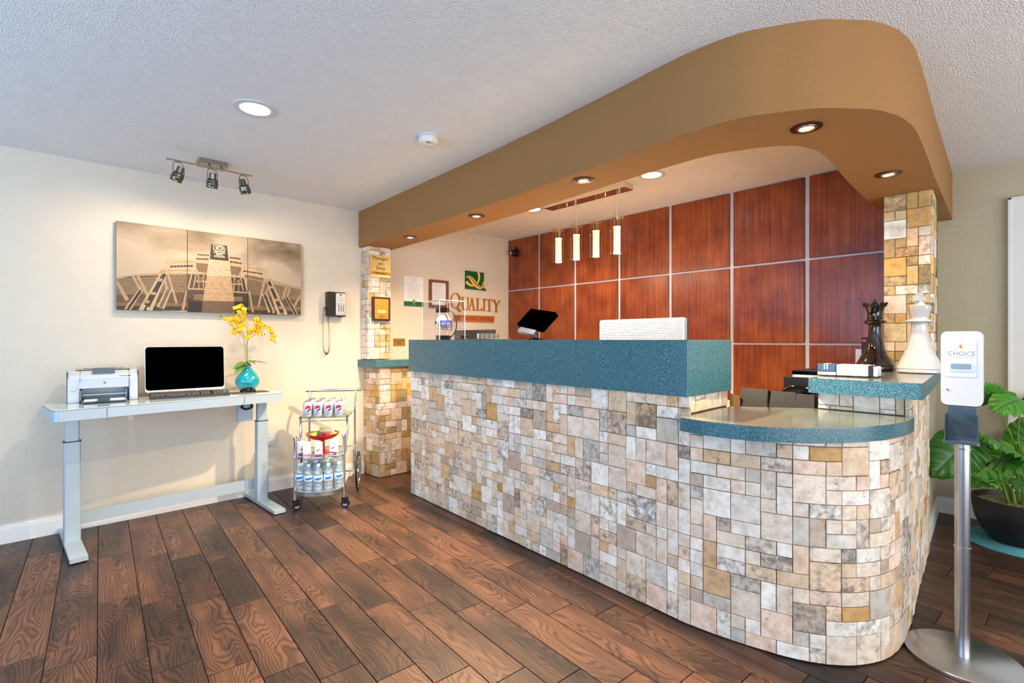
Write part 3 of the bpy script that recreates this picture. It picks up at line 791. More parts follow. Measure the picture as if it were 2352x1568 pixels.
for (a, b_) in (((490, 1105), (300, 1380)), ((550, 1105), (360, 1390))): line(a, b_, 14, 30, LT, c3)
line((520, 1110), (330, 1390), 40, 40, DK, c3)
line((905, 840), (1040, 1290), 26, 34, TN, c3); line((850, 900), (905, 1090), 26, 40, TN, c3)
line((890, 1090), (770, 1350), 16, 30, LT, c3); line((965, 1090), (840, 1370), 16, 40, LT, c3); line((928, 1095), (800, 1370), 46, 50, MD, c3)
line((825, 835), (520, 1400), 16, 70, LT, c3); line((910, 835), (640, 1400), 16, 90, LT, c3)
line((868, 870), (610, 1330), 50, 90, DK, c3)
for (x, y) in ((845, 850), (790, 960), (690, 1150), (600, 1270)): line((x-48, y), (x+48, y), 36, 44, TN, c3)
line((1180, 1120), (1130, 1390), 22, 40, TN, c3)
# right stands (second crop)
fill([(1590, 800), (2125, 960), (2125, 1430), (1100, 1430), (1100, 760)], TN, c4)
fill([(1180, 790), (1600, 870), (2125, 985), (2125, 1300), (1080, 1280)], DK, c4)
for k in range(19):
    y = 800+k*27; line((1100, y-30), (2125, y+150-k*5), 10, 11, TN if k < 11 else MD, c4)
fill([(1080, 1290), (2125, 1330), (2125, 1430), (1080, 1430)], DK, c4)
line((1100, 1310), (2125, 1345), 60, 50, MD, c4)
fill([(1080, 520), (1500, 590), (1585, 780), (1060, 700)], LT, c4)
fill([(1085, 550), (1415, 605), (1420, 635), (1085, 580)], TN, c4)
fill([(1085, 630), (1440, 685), (1450, 712), (1090, 655)], BK, c4)
for k in range(1, 8): line((1088+k*50, 622+k*8), (1094+k*50, 665+k*8), 8, 8, LT, c4)
fill([(1100, 705), (1480, 775), (1460, 825), (1110, 765)], MD, c4)
line((1480, 780), (1360, 1290), 40, 36, TN, c4); line((1560, 900), (1490, 1060), 34, 34, TN, c4)
line((1500, 785), (1760, 1430), 16, 110, LT, c4); line((1570, 785), (1860, 1430), 16, 60, LT, c4)
line((1545, 830), (1790, 1400), 46, 70, DK, c4)
for (x, y) in ((1545, 800), (1605, 930), (1705, 1160), (1780, 1300)): line((x-50, y), (x+50, y+10), 44, 50, TN, c4)
line((1440, 1060), (1560, 1390), 18, 40, LT, c4); line((1510, 1070), (1640, 1400), 18, 40, LT, c4); line((1475, 1080), (1600, 1380), 44, 44, DK, c4)
line((1880, 880), (1790, 1160), 40, 46, TN, c4); line((1940, 900), (1880, 1110), 40, 46, TN, c4)
line((1840, 1110), (2010, 1420), 14, 26, LT, c4); line((1890, 1120), (2060, 1420), 14, 26, LT, c4); line((1865, 1120), (2035, 1420), 34, 40, DK, c4)
line((2120, 1080), (2000, 1290), 34, 50, TN, c4); line((1195, 1000), (1265, 1390), 26, 34, TN, c4)
# centre tower
fill([(85, 1180), (370, 1180), (350, 1400), (85, 1400)], BK, c4); fill([(920, 1180), (1180, 1180), (1180, 1420), (930, 1420)], BK, c4)
fill([(88, 700), (430, 690), (380, 1200), (88, 1200)], DK, c4); fill([(860, 740), (1120, 770), (1180, 1200), (920, 1200)], DK, c4)
for k in range(16): line((88, 700+k*28), (420, 704+k*28), 8, 8, MD, c4)
fill([(255, 295), (480, 320), (460, 500), (215, 480)], LT, c4); fill([(835, 360), (1030, 380), (1070, 570), (845, 545)], LT, c4)
for (q) in (((262, 338), (468, 350), (466, 372), (258, 360)), ((240, 412), (464, 420), (462, 446), (232, 436)), ((845, 388), (1030, 412), (1034, 440), (848, 414)), ((848, 462), (1048, 492), (1052, 522), (850, 490))): fill(q, BK, c4)
for k in range(1, 5):
    line((262+k*43, 336), (255+k*43, 374), 6, 6, LT, c4); line((240+k*45, 410), (232+k*45, 448), 6, 6, LT, c4)
    line((845+k*39, 386+k*5), (848+k*39, 424+k*5), 6, 6, LT, c4); line((848+k*41, 462+k*6), (850+k*41, 500+k*6), 6, 6, LT, c4)
fill([(235, 495), (455, 515), (430, 680), (285, 660), (240, 600)], MD, c4); fill([(850, 550), (1055, 580), (1045, 640), (1000, 730), (870, 710)], MD, c4)
line((205, 480), (95, 960), 22, 26, LT, c4); line((250, 630), (185, 950), 20, 22, TN, c4); line((365, 650), (370, 950), 18, 20, TN, c4); line((270, 640), (290, 960), 14, 16, TN, c4)
line((1060, 570), (1170, 1040), 22, 26, LT, c4); line((1030, 700), (1085, 1000), 20, 22, TN, c4); line((925, 700), (915, 1010), 18, 20, TN, c4); line((1010, 800), (1005, 1020), 14, 16, TN, c4)
for (a, b_) in (((160, 690), (430, 700)), ((230, 830), (420, 835)), ((95, 960), (400, 975)), ((190, 1110), (380, 1130)), ((870, 740), (1110, 765)), ((885, 880), (1060, 885)), ((905, 1020), (1170, 1035)), ((915, 1140), (1070, 1150))): line(a, b_, 26, 28, TN, c4)
for (a, b_) in (((240, 810), (400, 740)), ((260, 740), (380, 830)), ((930, 780), (1050, 890)), ((930, 870), (1040, 790))): line(a, b_, 8, 8, TN, c4)
fill([(190, 1065), (385, 1075), (370, 1180), (190, 1165)], MD, c4); fill([(910, 1100), (1075, 1115), (1070, 1195), (915, 1185)], MD, c4)
fill([(475, 440), (830, 460), (925, 1190), (355, 1190)], (176, 142, 102), c4)
fill([(475, 440), (830, 460), (870, 745), (425, 735)], (192, 166, 132), c4)
fill([(358, 1180), (925, 1190), (945, 1400), (340, 1400)], (104, 80, 56), c4)
for y in (500, 620, 740, 880, 960, 1060, 1130): line((475-(y-440)*0.155, y), (830+(y-440)*0.125, y+14), 3, 3, MD, c4)
for k in range(1, 8): line((475+k*44, 480), (355+k*71, 1180), 2, 2, (196, 162, 122), c4)
fill([(505, 155), (795, 190), (825, 465), (485, 430)], (62, 46, 32), c4)
fill([(545, 170), (720, 190), (765, 240), (765, 290), (735, 302), (590, 290), (545, 255)], (214, 190, 156), c4)
fill([(560, 182), (715, 200), (750, 240), (750, 280), (600, 272), (560, 245)], (62, 46, 32), c4)
fill([(585, 205), (690, 200), (735, 235), (735, 262), (610, 258), (585, 235)], (214, 190, 156), c4)
fill([(620, 222), (690, 218), (715, 240), (640, 246)], (62, 46, 32), c4)
fill([(0, 1395), (2125, 1440), (2125, 1500), (0, 1500)], BK, c4)
m, N, L, b = new_mat('canvas_print'); at_ = N.new('ShaderNodeAttribute'); at_.attribute_name = 'print'; L.new(at_.outputs['Color'], b.inputs['Base Color']); b.inputs['Roughness'].default_value = 0.6
CANV = m
linimg = np.where(img/255 <= 0.04045, img/255/12.92, ((img/255+0.055)/1.055)**2.4)
for (xa, xb, lb) in ((0.32, 0.729, 'left sepia canvas of the triptych, empty sky and stadium ramps'), (0.7325, 1.1365, 'middle sepia canvas of the triptych, with the stadium tower sign'), (1.140, 1.55, 'right sepia canvas of the triptych, dark clouds over stadium ramps')):
    t = thing('canvas_picture', lb, 'picture', ((xa+xb)/2, 4.31, 1.76), 0, 'triptych of canvas pictures')
    MB().box(-(xb-xa)/2, (xb-xa)/2, 0.0006, 0.028, PZ0-1.76, PZ1-1.76).build('stretched_canvas', mat('canvas_edge_brown', (86, 62, 44), 0.7), t)
    MB().box(-(xb-xa)/2+0.05, (xb-xa)/2-0.05, 0.028, 0.0395, PZ1-1.86, PZ1-1.83).build('hanging_bar', mat('pine_bar', (170, 140, 100), 0.7), t)
    i0 = int(round((xa-PX0)/(PX1-PX0)*(PXN-1))); i1 = int(round((xb-PX0)/(PX1-PX0)*(PXN-1)))
    nx = i1-i0+1
    xs = np.linspace(-(xb-xa)/2, (xb-xa)/2, nx); zs = np.linspace(PZ0-1.76, PZ1-1.76, PZN)
    XX, ZZ = np.meshgrid(xs, zs); V = np.stack([XX, np.zeros_like(XX), ZZ], -1).reshape(-1, 3).astype(np.float32)
    idx = np.arange(nx*PZN).reshape(PZN, nx); Q = np.stack([idx[:-1, :-1], idx[:-1, 1:], idx[1:, 1:], idx[1:, :-1]], -1).reshape(-1, 4)
    me = bpy.data.meshes.new('print'); me.vertices.add(len(V)); me.vertices.foreach_set('co', V.ravel())
    me.loops.add(Q.size); me.loops.foreach_set('vertex_index', Q.ravel().astype(np.int32))
    me.polygons.add(len(Q)); me.polygons.foreach_set('loop_start', np.arange(0, Q.size, 4, dtype=np.int32)); me.update(calc_edges=True)
    ca = me.color_attributes.new('print', 'FLOAT_COLOR', 'POINT')
    colr = np.ones((PZN, nx, 4), np.float32); colr[..., :3] = linimg[:, i0:i1+1]; ca.data.foreach_set('color', colr.ravel())
    me.materials.append(CANV); o = bpy.data.objects.new('printed_face', me); C.objects.link(o); o.parent = t
    if 'middle' in lb:
        PR = mat('print_cream', (228, 206, 172), 0.6)
        for s_, y_ in (('WILLIAMS', 318), ('BRICE', 352), ('STADIUM', 388)):
            q = at_y(*c4(658, y_), 4.31)
            text(s_, 0.0165, 'print_lettering', PR, t, Tm(q.x-(xa+xb)/2, -0.0006, q.z-1.76) @ Ry(-0.0) @ Rx(PI/2), 0.0003, 1.08, 0.0006, sx=1.0)

# ============================================================ STAND-UP DESK AND ITS THINGS
DZ = 0.862
dk_ = thing('standing_desk', 'silver-blue height-adjustable desk with glass top against the cream wall', 'desk', (0.0, 3.70, 0), math.radians(6.5))
Wd, Dd = 1.275, 0.44
MB().prism(rrect(Wd/2, Dd/2, Wd, Dd, 0.04, 6), DZ-0.066, DZ-0.008).build('desk_frame', DESKM, dk_, bevel=0.004)
MB().prism(rrect(Wd/2, Dd/2, Wd-0.002, Dd-0.002, 0.04, 6), DZ-0.0055, DZ).build('glass_top', mat('frosted_white_glass', (214, 222, 216), 0.08, coat=0.6), dk_)
MB().prism(rrect(Wd/2, Dd/2, Wd-0.012, Dd-0.012, 0.036, 6), DZ-0.008, DZ-0.0055).build('spacer', mat('glass_edge_green', (62, 84, 78), 0.3), dk_)
MB().rbox(0.614, 0.02, 0.750, 0.03, DZ-0.064, DZ-0.009, 0.002).build('drawer_front', mat('silver_blue_steel_drawer', (178, 192, 200), 0.36, 0.25), dk_, loc=(0, -0.006, 0))
for lx in (0.236, 0.992): MB().box(lx-0.0012, lx+0.0012, -0.0006, 0.0, DZ-0.064, DZ-0.009).build('drawer_seam', GREYP, dk_)
def dloc(x, y, z=0): return (Rz(-math.radians(6.5)) @ Vector((x-0.0, y-3.70, z)))
for (x, y) in ((0.088, 4.03), (1.174, 4.085)):
    p = dloc(x, y); l = bpy.data.objects.new('leg', None); C.objects.link(l); l.parent = dk_; l.location = (p.x, p.y, 0); l.rotation_euler = (0, 0, -math.radians(3))
    MB().rbox(0, 0, 0.066, 0.05, 0.60, DZ-0.066, 0.008).build('inner_column', DESKM, l)
    MB().rbox(0, 0, 0.08, 0.062, 0.03, 0.635, 0.010).build('outer_column', DESKM, l)
    MB().rbox(0, 0, 0.084, 0.066, 0.630, 0.636, 0.011).build('collar', GREYP, l)
    MB().prism([(-0.04, -0.36), (0.04, -0.36), (0.04, 0.30), (-0.04, 0.30)], 0.008, 0.032).build('foot', DESKM, l, bevel=0.004)
    q = MB(); q.cyl((0, -0.33, 0), (0, -0.33, 0.009), 0.02); q.cyl((0, 0.27, 0), (0, 0.27, 0.009), 0.02); q.build('foot_pad', BLACKP, l)
p0 = dloc(0.12, 4.095); p1 = dloc(1.14, 4.15)
mm = MB(); mm.prism([(p0.x, p0.y), (p1.x, p1.y), (p1.x-0.002, p1.y+0.02), (p0.x-0.002, p0.y+0.02)], 0.10, 0.178); mm.build('stretcher', DESKM, dk_)
p2 = dloc(1.06, 4.10)
MB().box(p2.x-0.05, p2.x+0.05, p2.y-0.03, p2.y+0.03, 0.64, DZ-0.066).build('control_box', mat('pale_blue_plastic', (186, 200, 208), 0.4), dk_, bevel=0.006)
MB().prism(rrect(0.24, 0.3, 0.26, 0.06, 0.01), 0.775, DZ-0.066).build('drawer_box', DESKM, dk_)
# cable bundle under the desk
cb = MB()
for k in range(4):
    pts = [Vector((1.055+0.035*math.cos(a)*(1+0.25*math.sin(k*2+a)), 4.022-0.004*k, 0.754+0.022*math.sin(a)+0.003*k)) for a in [2*PI*i/18 for i in range(18)]]
    cb.tube(pts, 0.0035, 6, closed=True)
tag(cb.build('cable_bundle', BLACKP), 'black coiled cable hanging under the right end of the desk', 'cable')

# printer
pr = thing('printer', 'compact grey laser printer on the left end of the glass desk', 'printer', (0.243, 4.125, DZ), math.radians(-3))
PG = mat('printer_grey', (196, 202, 206), 0.35); PT = mat('printer_taupe', (176, 160, 140), 0.35); PD = mat('printer_dark', (58, 66, 74), 0.4)
w2 = 0.172
prof = [(-0.10, 0.0), (-0.102, 0.02), (-0.10, 0.145), (-0.085, 0.172), (-0.04, 0.192), (0.10, 0.200), (0.115, 0.19), (0.115, 0.0)]
def extr(poly, x0, x1):  # profile in (y,z) extruded along x
    n = len(poly); v = [(x0, y, z) for y, z in poly]+[(x1, y, z) for y, z in poly]
    return v, [tuple(range(n)), tuple(range(2*n-1, n-1, -1))]+[(i, n+i, n+(i+1) % n, (i+1) % n) for i in range(n)]
s_ = MB(); v, f_ = extr(prof, -w2, -w2+0.058); s_.add(v, f_); v, f_ = extr(prof, w2-0.046, w2); s_.add(v, f_)
v, f_ = extr([(-0.095, 0.09), (-0.10, 0.145), (-0.085, 0.172), (-0.04, 0.192), (0.10, 0.200), (0.115, 0.19), (0.115, 0.09)], -w2+0.058, w2-0.046); s_.add(v, f_)
v, f_ = extr([(0.03, 0), (0.03, 0.09), (0.115, 0.09), (0.115, 0)], -w2+0.058, w2-0.046); s_.add(v, f_)
s_.build('body', PG, pr, bevel=0.006)
s_ = MB(); s_.box(-w2-0.003, -w2-0.0002, -0.098, 0.112, 0.003, 0.188); s_.box(w2+0.0002, w2+0.003, -0.098, 0.112, 0.003, 0.188); s_.build('side_panel', PD, pr, bevel=0.001)
fp = MB(); fp.prism([(-w2+0.052, 0.088), (w2-0.050, 0.088), (w2-0.050, 0.135), (w2-0.062, 0.146), (-w2+0.075, 0.146), (-w2+0.052, 0.122)], 0, 0.004, Tm(0, -0.1035, 0) @ Rx(PI/2)); fp.build('front_door', mat('printer_door', (190, 196, 202), 0.3), pr, bevel=0.0015)
tp = MB(); tp.prism(rrect(0.0, 0.03, 0.27, 0.10, 0.012), 0.199, 0.2025, Rx(0.04)); tp.build('top_cover', PT, pr)
MB().prism(rrect(0.0, 0.025, 0.19, 0.06, 0.006), 0.2026, 0.2036, Rx(0.04)).build('output_well', BLACKP, pr)
MB().box(-0.055, 0.055, -0.004, 0.0, 0, 0.034, Tm(0, -0.088, 0.176) @ Rx(-0.5)).build('output_flap', mat('smoke_flap', (88, 100, 108), 0.3), pr, bevel=0.002)
for x in (-0.07, 0.072): MB().box(x-0.014, x+0.014, 0.0, 0.035, 0.2036, 0.2056, Rx(0.04)).build('guide_tab', PT, pr)
MB().lathe([(0.013, 0), (0.013, 0.003), (0.010, 0.005), (0.0001, 0.005)], 20, Tm(-w2+0.028, -0.102, 0.083) @ Rx(PI/2)).build('power_button', mat('button_silver', (206, 212, 216), 0.2, 0.5), pr)
MB().box(w2-0.095, w2-0.035, -0.0935, -0.0905, 0.153, 0.160, Rx(0)).build('name_strip', BLACKP, pr)
MB().lathe([(0.0065, 0), (0.0065, 0.0008)], 18, Tm(0.004, -0.1076, 0.118) @ Rx(PI/2)).build('badge', GREYP, pr)
text('hp', 0.011, 'logo', WHITEP, pr, Tm(0.004, -0.1087, 0.1185) @ Rx(PI/2), 0.0002, 0.9)
MB().box(-w2+0.060, -w2+0.098, -0.1080, -0.1076, 0.090, 0.098).build('label_sticker', WHITEP, pr)
MB().box(-w2+0.06, w2-0.048, -0.06, 0.028, 0.0, 0.088).build('paper_cavity', PD, pr) if False else None
MB().box(-w2+0.066, w2-0.056, -0.19, 0.0, 0.006, 0.012).build('paper_tray', mat('tray_blue_grey', (92, 112, 130), 0.35), pr, bevel=0.002)
MB().box(-w2+0.078, w2-0.068, -0.178, 0.02, 0.0125, 0.020).build('paper_stack', mat('white_paper', (238, 238, 240), 0.7), pr)
MB().box(-w2+0.072, w2-0.060, -0.125, -0.02, 0.046, 0.050, Rx(0)).build('upper_tray', mat('tray_pale', (176, 190, 200), 0.3), pr, bevel=0.001)
MB().box(-0.03, 0.028, -0.196, -0.170, 0.012, 0.034).build('tray_stop', PD, pr, bevel=0.002)
for sx in (-1, 1): MB().box(sx*(w2-0.062)-0.004, sx*(w2-0.062)+0.004, -0.11, -0.0, 0.012, 0.075).build('tray_arm', MATS['tray_blue_grey'], pr)

# all-in-one computer
ai = thing('desktop_computer', 'all-in-one computer with black screen and thin silver rim on the glass desk', 'computer', (0.70, 4.185, DZ), math.radians(-1))
MB().prism(rrect(0, 0.175, 0.478, 0.315, 0.022, 6), 0, 0.022, Tm(0, -0.02, 0.006) @ Rx(PI/2-0.09)).build('housing', mat('silver_plastic', (205, 204, 200), 0.3, 0.3), ai, bevel=0.003)
MB().prism(rrect(0, 0.182, 0.470, 0.297, 0.020, 6), 0.0225, 0.0245, Tm(0, -0.02, 0.006) @ Rx(PI/2-0.09)).build('screen', BLACKM, ai)
st = MB(); st.prism(rrect(0, 0.075, 0.16, 0.10, 0.01), 0, 0.006); st.box(-0.03, 0.03, 0.055, 0.066, 0.006, 0.17); st.build('stand', MATS['silver_plastic'], ai, bevel=0.002)
# keyboard
kb = thing('keyboard', 'black computer keyboard in front of the black screen', 'keyboard', (0.695, 3.985, DZ), math.radians(-6))
MB().prism([(-0.228, -0.075), (0.228, -0.075), (0.228, 0.075), (-0.228, 0.075)], 0.0, 0.016, smooth=False).build('keyboard_base', mat('keyboard_charcoal', (52, 54, 58), 0.35), kb, rot=(0.09, 0, 0), loc=(0, 0, 0.007), bevel=0.003)
km = MB().box(-0.0078, 0.0078, -0.0078, 0.0078, 0, 0.007).build('key', mat('key_sheen', (116, 106, 96), 0.2), kb, bevel=0.0015)
kmesh = km.data
bpy.data.objects.remove(km)
def key(x, y, sx=1, sy=1):
    o = bpy.data.objects.new('key', kmesh); C.objects.link(o); o.parent = kb
    o.rotation_euler = (0.09, 0, 0); o.location = (x, y*math.cos(0.09)-0.016*0.09, 0.023+y*math.sin(0.09)); o.scale = (sx, sy, 1)
for r_, (y, off) in enumerate(((0.058, 0), (0.034, 0.0), (0.015, 0.008), (-0.004, 0.012), (-0.023, 0.002))):
    for k in range(14): key(-0.215+off+k*0.0188, y)
for x, sx in ((-0.212, 1.3), (-0.186, 1.3), (-0.16, 1.3), (-0.085, 6.6), (-0.012, 1.3), (0.014, 1.3), (0.038, 1.2)): key(x, -0.044, sx)
for r_, y in enumerate((0.058, 0.034, 0.015)):
    for k in range(3): key(0.066+k*0.0188, y)
for (x, y) in ((0.085, -0.023), (0.066, -0.044), (0.085, -0.044), (0.104, -0.044)): key(x, y)
for y in (0.034, 0.015, -0.004, -0.023, -0.044):
    for k in range(4): key(0.140+k*0.0188, y)
tag(MB().prism(rrect(0, 0, 0.25, 0.125, 0.012), 0, 0.003).build('mouse_pad', mat('mouse_pad_brown', (78, 66, 60), 0.6), None, (1.065, 4.00, DZ), (0, 0, 0.06)), 'dark thin mouse pad on the right end of the desk', 'mouse pad')
ms = thing('computer_mouse', 'black computer mouse on the dark mouse pad', 'mouse', (1.062, 4.015, DZ+0.0032), 1.2)
MB().sph((0, 0, 0.0), 1, 20).build('mouse_body', BLACKG, ms).scale = (0.032, 0.055, 0.034)
MB().box(-0.003, 0.003, -0.03, -0.018, 0.028, 0.036).build('scroll_wheel', GREYP, ms)
ms.children[0].location = (0, 0, 0.0)
# trim the mouse body flat at the bottom
bm = bmesh.new(); bm.from_mesh(ms.children[0].data); bmesh.ops.bisect_plane(bm, geom=bm.verts[:]+bm.edges[:]+bm.faces[:], plane_co=(0, 0, 0.0), plane_no=(0, 0, -1), clear_outer=True); bm.to_mesh(ms.children[0].data); bm.free()
cp = smooth_path([(1.02, 4.03, DZ+0.016), (0.99, 4.045, DZ+0.035), (0.955, 4.04, DZ+0.03), (0.925, 4.02, DZ+0.004), (0.905, 4.0, DZ+0.004)], 6)
MB().tube([ms.matrix_basis.inverted() @ Vector(p) if False else (Rz(-1.2) @ (Vector(p)-Vector((1.062, 4.015, DZ+0.0032)))) for p in cp], 0.0016, 6).build('mouse_cord', BLACKP, ms)

# vase and orchid
VX, VY = 1.098, 4.165
vz = thing('vase', 'round turquoise glazed bottle vase on the right end of the desk', 'vase', (VX, VY, DZ))
MB().lathe([(p.x, p.y) for p in smooth_path([(0.038, 0, 0), (0.044, 0.004, 0), (0.068, 0.028, 0), (0.084, 0.062, 0), (0.080, 0.095, 0), (0.060, 0.128, 0), (0.036, 0.156, 0), (0.024, 0.180, 0), (0.029, 0.196, 0)], 5)]+[(0.026, 0.196), (0.020, 0.182), (0.018, 0.15)], 48).build('vase_body', mat('turquoise_glaze', (16, 150, 164), 0.08, coat=0.5, noise=(5, 0.25)), vz)
oc = thing('orchid', 'artificial yellow orchid spray standing in the turquoise vase', 'flower', (VX, VY, DZ+0.15))
cO = lambda x, y, dy=0.0: at_y(500+x/7.125, 690+y/7.125, VY+dy)-Vector((VX, VY, DZ+0.15))
OG = mat('orchid_green', (92, 128, 50), 0.45, noise=(20, 0.2)); OS = mat('orchid_stem', (150, 130, 62), 0.5); OY = mat('orchid_yellow', (246, 196, 24), 0.5, noise=(30, 0.18)); OC = mat('orchid_throat', (214, 120, 24), 0.5)
def stem(pts, r, dys=None):
    P = [cO(x, y, (dys[i] if dys else 0)) for i, (x, y) in enumerate(pts)]
    MB().tube(smooth_path(P, 5), r, 6).build('stem', OS, oc)
stem([(475, 1100), (460, 960), (430, 600), (400, 500), (390, 350), (340, 180), (400, 90)], 0.0024)
stem([(430, 610), (330, 520), (200, 380), (60, 265)], 0.0016, (0, -0.02, -0.03, -0.05))
stem([(482, 1100), (482, 960), (480, 680), (560, 600), (680, 460), (690, 230)], 0.0026)
stem([(690, 470), (800, 455), (870, 560), (945, 685)], 0.0016, (0, -0.02, -0.03, -0.02))
stem([(620, 540), (720, 570)], 0.001); stem([(488, 1080), (488, 350)], 0.0018)
def petals():
    m = MB()
    for k, (a, l, wd) in enumerate(((PI/2, 0.013, 0.009), (PI/2+1.25, 0.014, 0.012), (PI/2-1.25, 0.014, 0.012), (PI/2+2.5, 0.012, 0.008), (PI/2-2.5, 0.012, 0.008))):
        pts = []
        for (t_, w_) in ((0, 0.15), (0.35, 0.85), (0.7, 1.0), (1.0, 0.35)):
            for s__ in (-1, 1): pts.append(Rz(a) @ Vector((t_*l, s__*w_*wd/2, 0.004*t_*t_+0.0015)))
        m.add(pts, [(0, 1, 3, 2), (2, 3, 5, 4), (4, 5, 7, 6)])
    return m
pm_o = petals().build('blossom', OY, oc); pmesh = pm_o.data; bpy.data.objects.remove(pm_o)
lipm = MB().sph((0, -0.003, 0.003), 0.0035, 8, (1, 1, 0.8)).build('x', OC); lip = lipm.data; bpy.data.objects.remove(lipm); lip.name = 'lip'
camdir = Vector((-VX, -VY, 0.2)).normalized()
blooms = [(330,110),(385,85),(430,140),(350,185),(440,205),(300,135),(350,260),(300,290),(420,270),(455,310),(280,335),(200,305),(135,310),(100,300),(240,415),(310,380),(370,350),(330,440),(270,480),(240,515),(385,475),(290,535),(430,385),(468,410),(370,520),(215,340),(640,300),(655,345),(612,322),(680,375),(640,405),(590,460),(545,490),(520,540),(500,600),(470,600),(620,500),(682,500),(700,430),(750,410),(820,440),(855,480),(890,530),(910,580),(932,600),(880,630),(660,545),(390,420),(340,320),(410,230),(250,290),(560,520),(640,450),(165,290),(720,400),(840,455)]
for (x, y) in blooms:
    o = bpy.data.objects.new('blossom', pmesh); C.objects.link(o); o.parent = oc; o.location = cO(x+RND.uniform(-6, 6), y+RND.uniform(-6, 6), RND.uniform(-0.035, 0.03))
    d = (camdir+Vector((RND.uniform(-.6, .6), RND.uniform(-.6, .6), RND.uniform(-.5, .5)))).normalized()
    o.rotation_euler = d.to_track_quat('Z', 'Y').to_euler(); s = RND.uniform(1.25, 1.75); o.scale = (s, s, s)
    l = bpy.data.objects.new('lip', lip); C.objects.link(l); l.parent = o
for (x, y) in ((60, 265), (410, 75), (690, 210), (722, 522), (765, 552), (722, 572), (925, 650), (945, 685), (895, 668), (45, 255)):
    MB().sph(cO(x, y, -0.02), 0.0048, 8, (1, 1, 1.3)).build('bud', OG, oc)
def leaf_mesh(L_, Wd_, droop=0.2, fold=0.25, nx=8, ny=6, heart=0.0, thick=0.0):
    """leaf along +X, upper side +Z"""
    m = MB(); vs = []
    for i in range(nx+1):
        t_ = i/nx
        wv = Wd_/2*(math.sin(PI*min(1, t_**(0.75 if not heart else 0.55)))**0.75 if 0 < t_ < 1 else 0.02)
        xo = -heart*L_*0.0
        for j in range(-ny, ny+1):
            s = j/ny
            x = L_*t_ - heart*L_*0.22*(abs(s)**1.5)*(1-t_)**2
            vs.append((x, s*wv, -droop*L_*t_*t_+fold*abs(s)*wv*0.8+0.012*L_*math.sin(7*t_*PI+abs(s)*3)*abs(s)))
    f = []
    w_ = 2*ny+1
    for i in range(nx):
        for j in range(w_-1): f.append((i*w_+j, (i+1)*w_+j, (i+1)*w_+j+1, i*w_+j+1))
    m.add(vs, f, True); return m
def place_leaf(parent, base, tip, L_, wd, m, roll=0.0, droop=0.25, up=Vector((0, 0, 1)), heart=0.0, name='leaf', fold=0.25):
    d = (Vector(tip)-Vector(base)); Ld = d.length; x = d.normalized(); z = (up-x*up.dot(x)).normalized(); y = z.cross(x)
    M = Matrix((x, y, z)).transposed().to_4x4() @ Rx(roll)
    o = leaf_mesh(Ld, wd, droop, fold, heart=heart).build(name, m, parent)
    o.matrix_basis = Matrix.Translation(base) @ M
    return o
place_leaf(oc, cO(455, 1010), cO(250, 1075, -0.05), 0, 0.05, OG, up=Vector((0, -0.4, 1)))
place_leaf(oc, cO(450, 1040), cO(290, 1150, -0.07), 0, 0.055, OG, up=Vector((-0.3, -0.8, 0.5)))
place_leaf(oc, cO(470, 990), cO(625, 1000, -0.06), 0, 0.045, OG, up=Vector((0, -0.3, 1)))
place_leaf(oc, cO(520, 985), cO(805, 1010, 0.06), 0, 0.03, OG, up=Vector((0, 0.1, 1)), droop=0.05)
place_leaf(oc, cO(470, 1010), cO(520, 1060, -0.05), 0, 0.04, OG, up=Vector((0.3, -0.6, 0.6)))

# ============================================================ WALL THINGS
# wall phone
ph = thing('wall_phone', 'black corded wall phone with silver keypad plate beside the narrow pillar', 'phone', (1.85, YW, 1.565))
MB().rbox(0, 0, 0.18, 0.21, 0, 0.02, 0.008, Rx(PI/2)).build('wall_plate', mat('bone_plastic', (206, 194, 164), 0.5), ph)
MB().rbox(0.022, 0, 0.135, 0.218, 0.02, 0.058, 0.01, Rx(PI/2)).build('phone_body', BLACKP, ph, bevel=0.004)
MB().rbox(0.042, 0.002, 0.088, 0.196, 0.058, 0.0605, 0.006, Rx(PI/2)).build('face_plate', mat('keypad_silver', (206, 208, 206), 0.35, 0.3), ph)
hs = MB(); hs.prism(smooth_xy := [(-0.018, -0.108), (0.018, -0.108), (0.020, -0.06), (0.012, -0.03), (0.012, 0.03), (0.020, 0.06), (0.018, 0.108), (-0.018, 0.108)], 0.022, 0.078, Tm(-0.062, 0, 0) @ Rx(PI/2)); hs.build('handset', BLACKP, ph, bevel=0.008)
kbm = MB().lathe([(0.0042, 0), (0.0042, 0.0015)], 10, Rx(PI/2)).build('button', BLACKP, ph); kbd = kbm.data; bpy.data.objects.remove(kbm)
def btn(x, z, s=1.0):
    o = bpy.data.objects.new('button', kbd); C.objects.link(o); o.parent = ph; o.location = (0.042+x, -0.0605, z); o.scale = (s, 1, s)
for r_ in range(4):
    for c_ in range(3): btn(-0.018+c_*0.021, -0.012-r_*0.015, 1.3)
for k in range(5): btn(-0.032+k*0.016, 0.004, 0.9)
for x in (-0.032, 0, 0.016, 0.032): btn(x, -0.087, 0.9)
for x in (-0.014, 0.032): btn(x, -0.072, 0.9)
MB().box(0.035, 0.049, -0.0620, -0.0605, 0.078, 0.092).build('small_emblem', GREYP, ph)
MB().box(0.030, 0.055, -0.056, -0.03, -0.116, -0.109).build('message_lamp', mat('red_plastic', (176, 34, 28), 0.4), ph)
tx = MB()
for k in range(5): tx.box(0.018, 0.070, -0.0612, -0.0605, 0.025+k*0.009, 0.0265+k*0.009)
tx.build('directory_lines', mat('print_grey', (130, 132, 132), 0.6), ph)
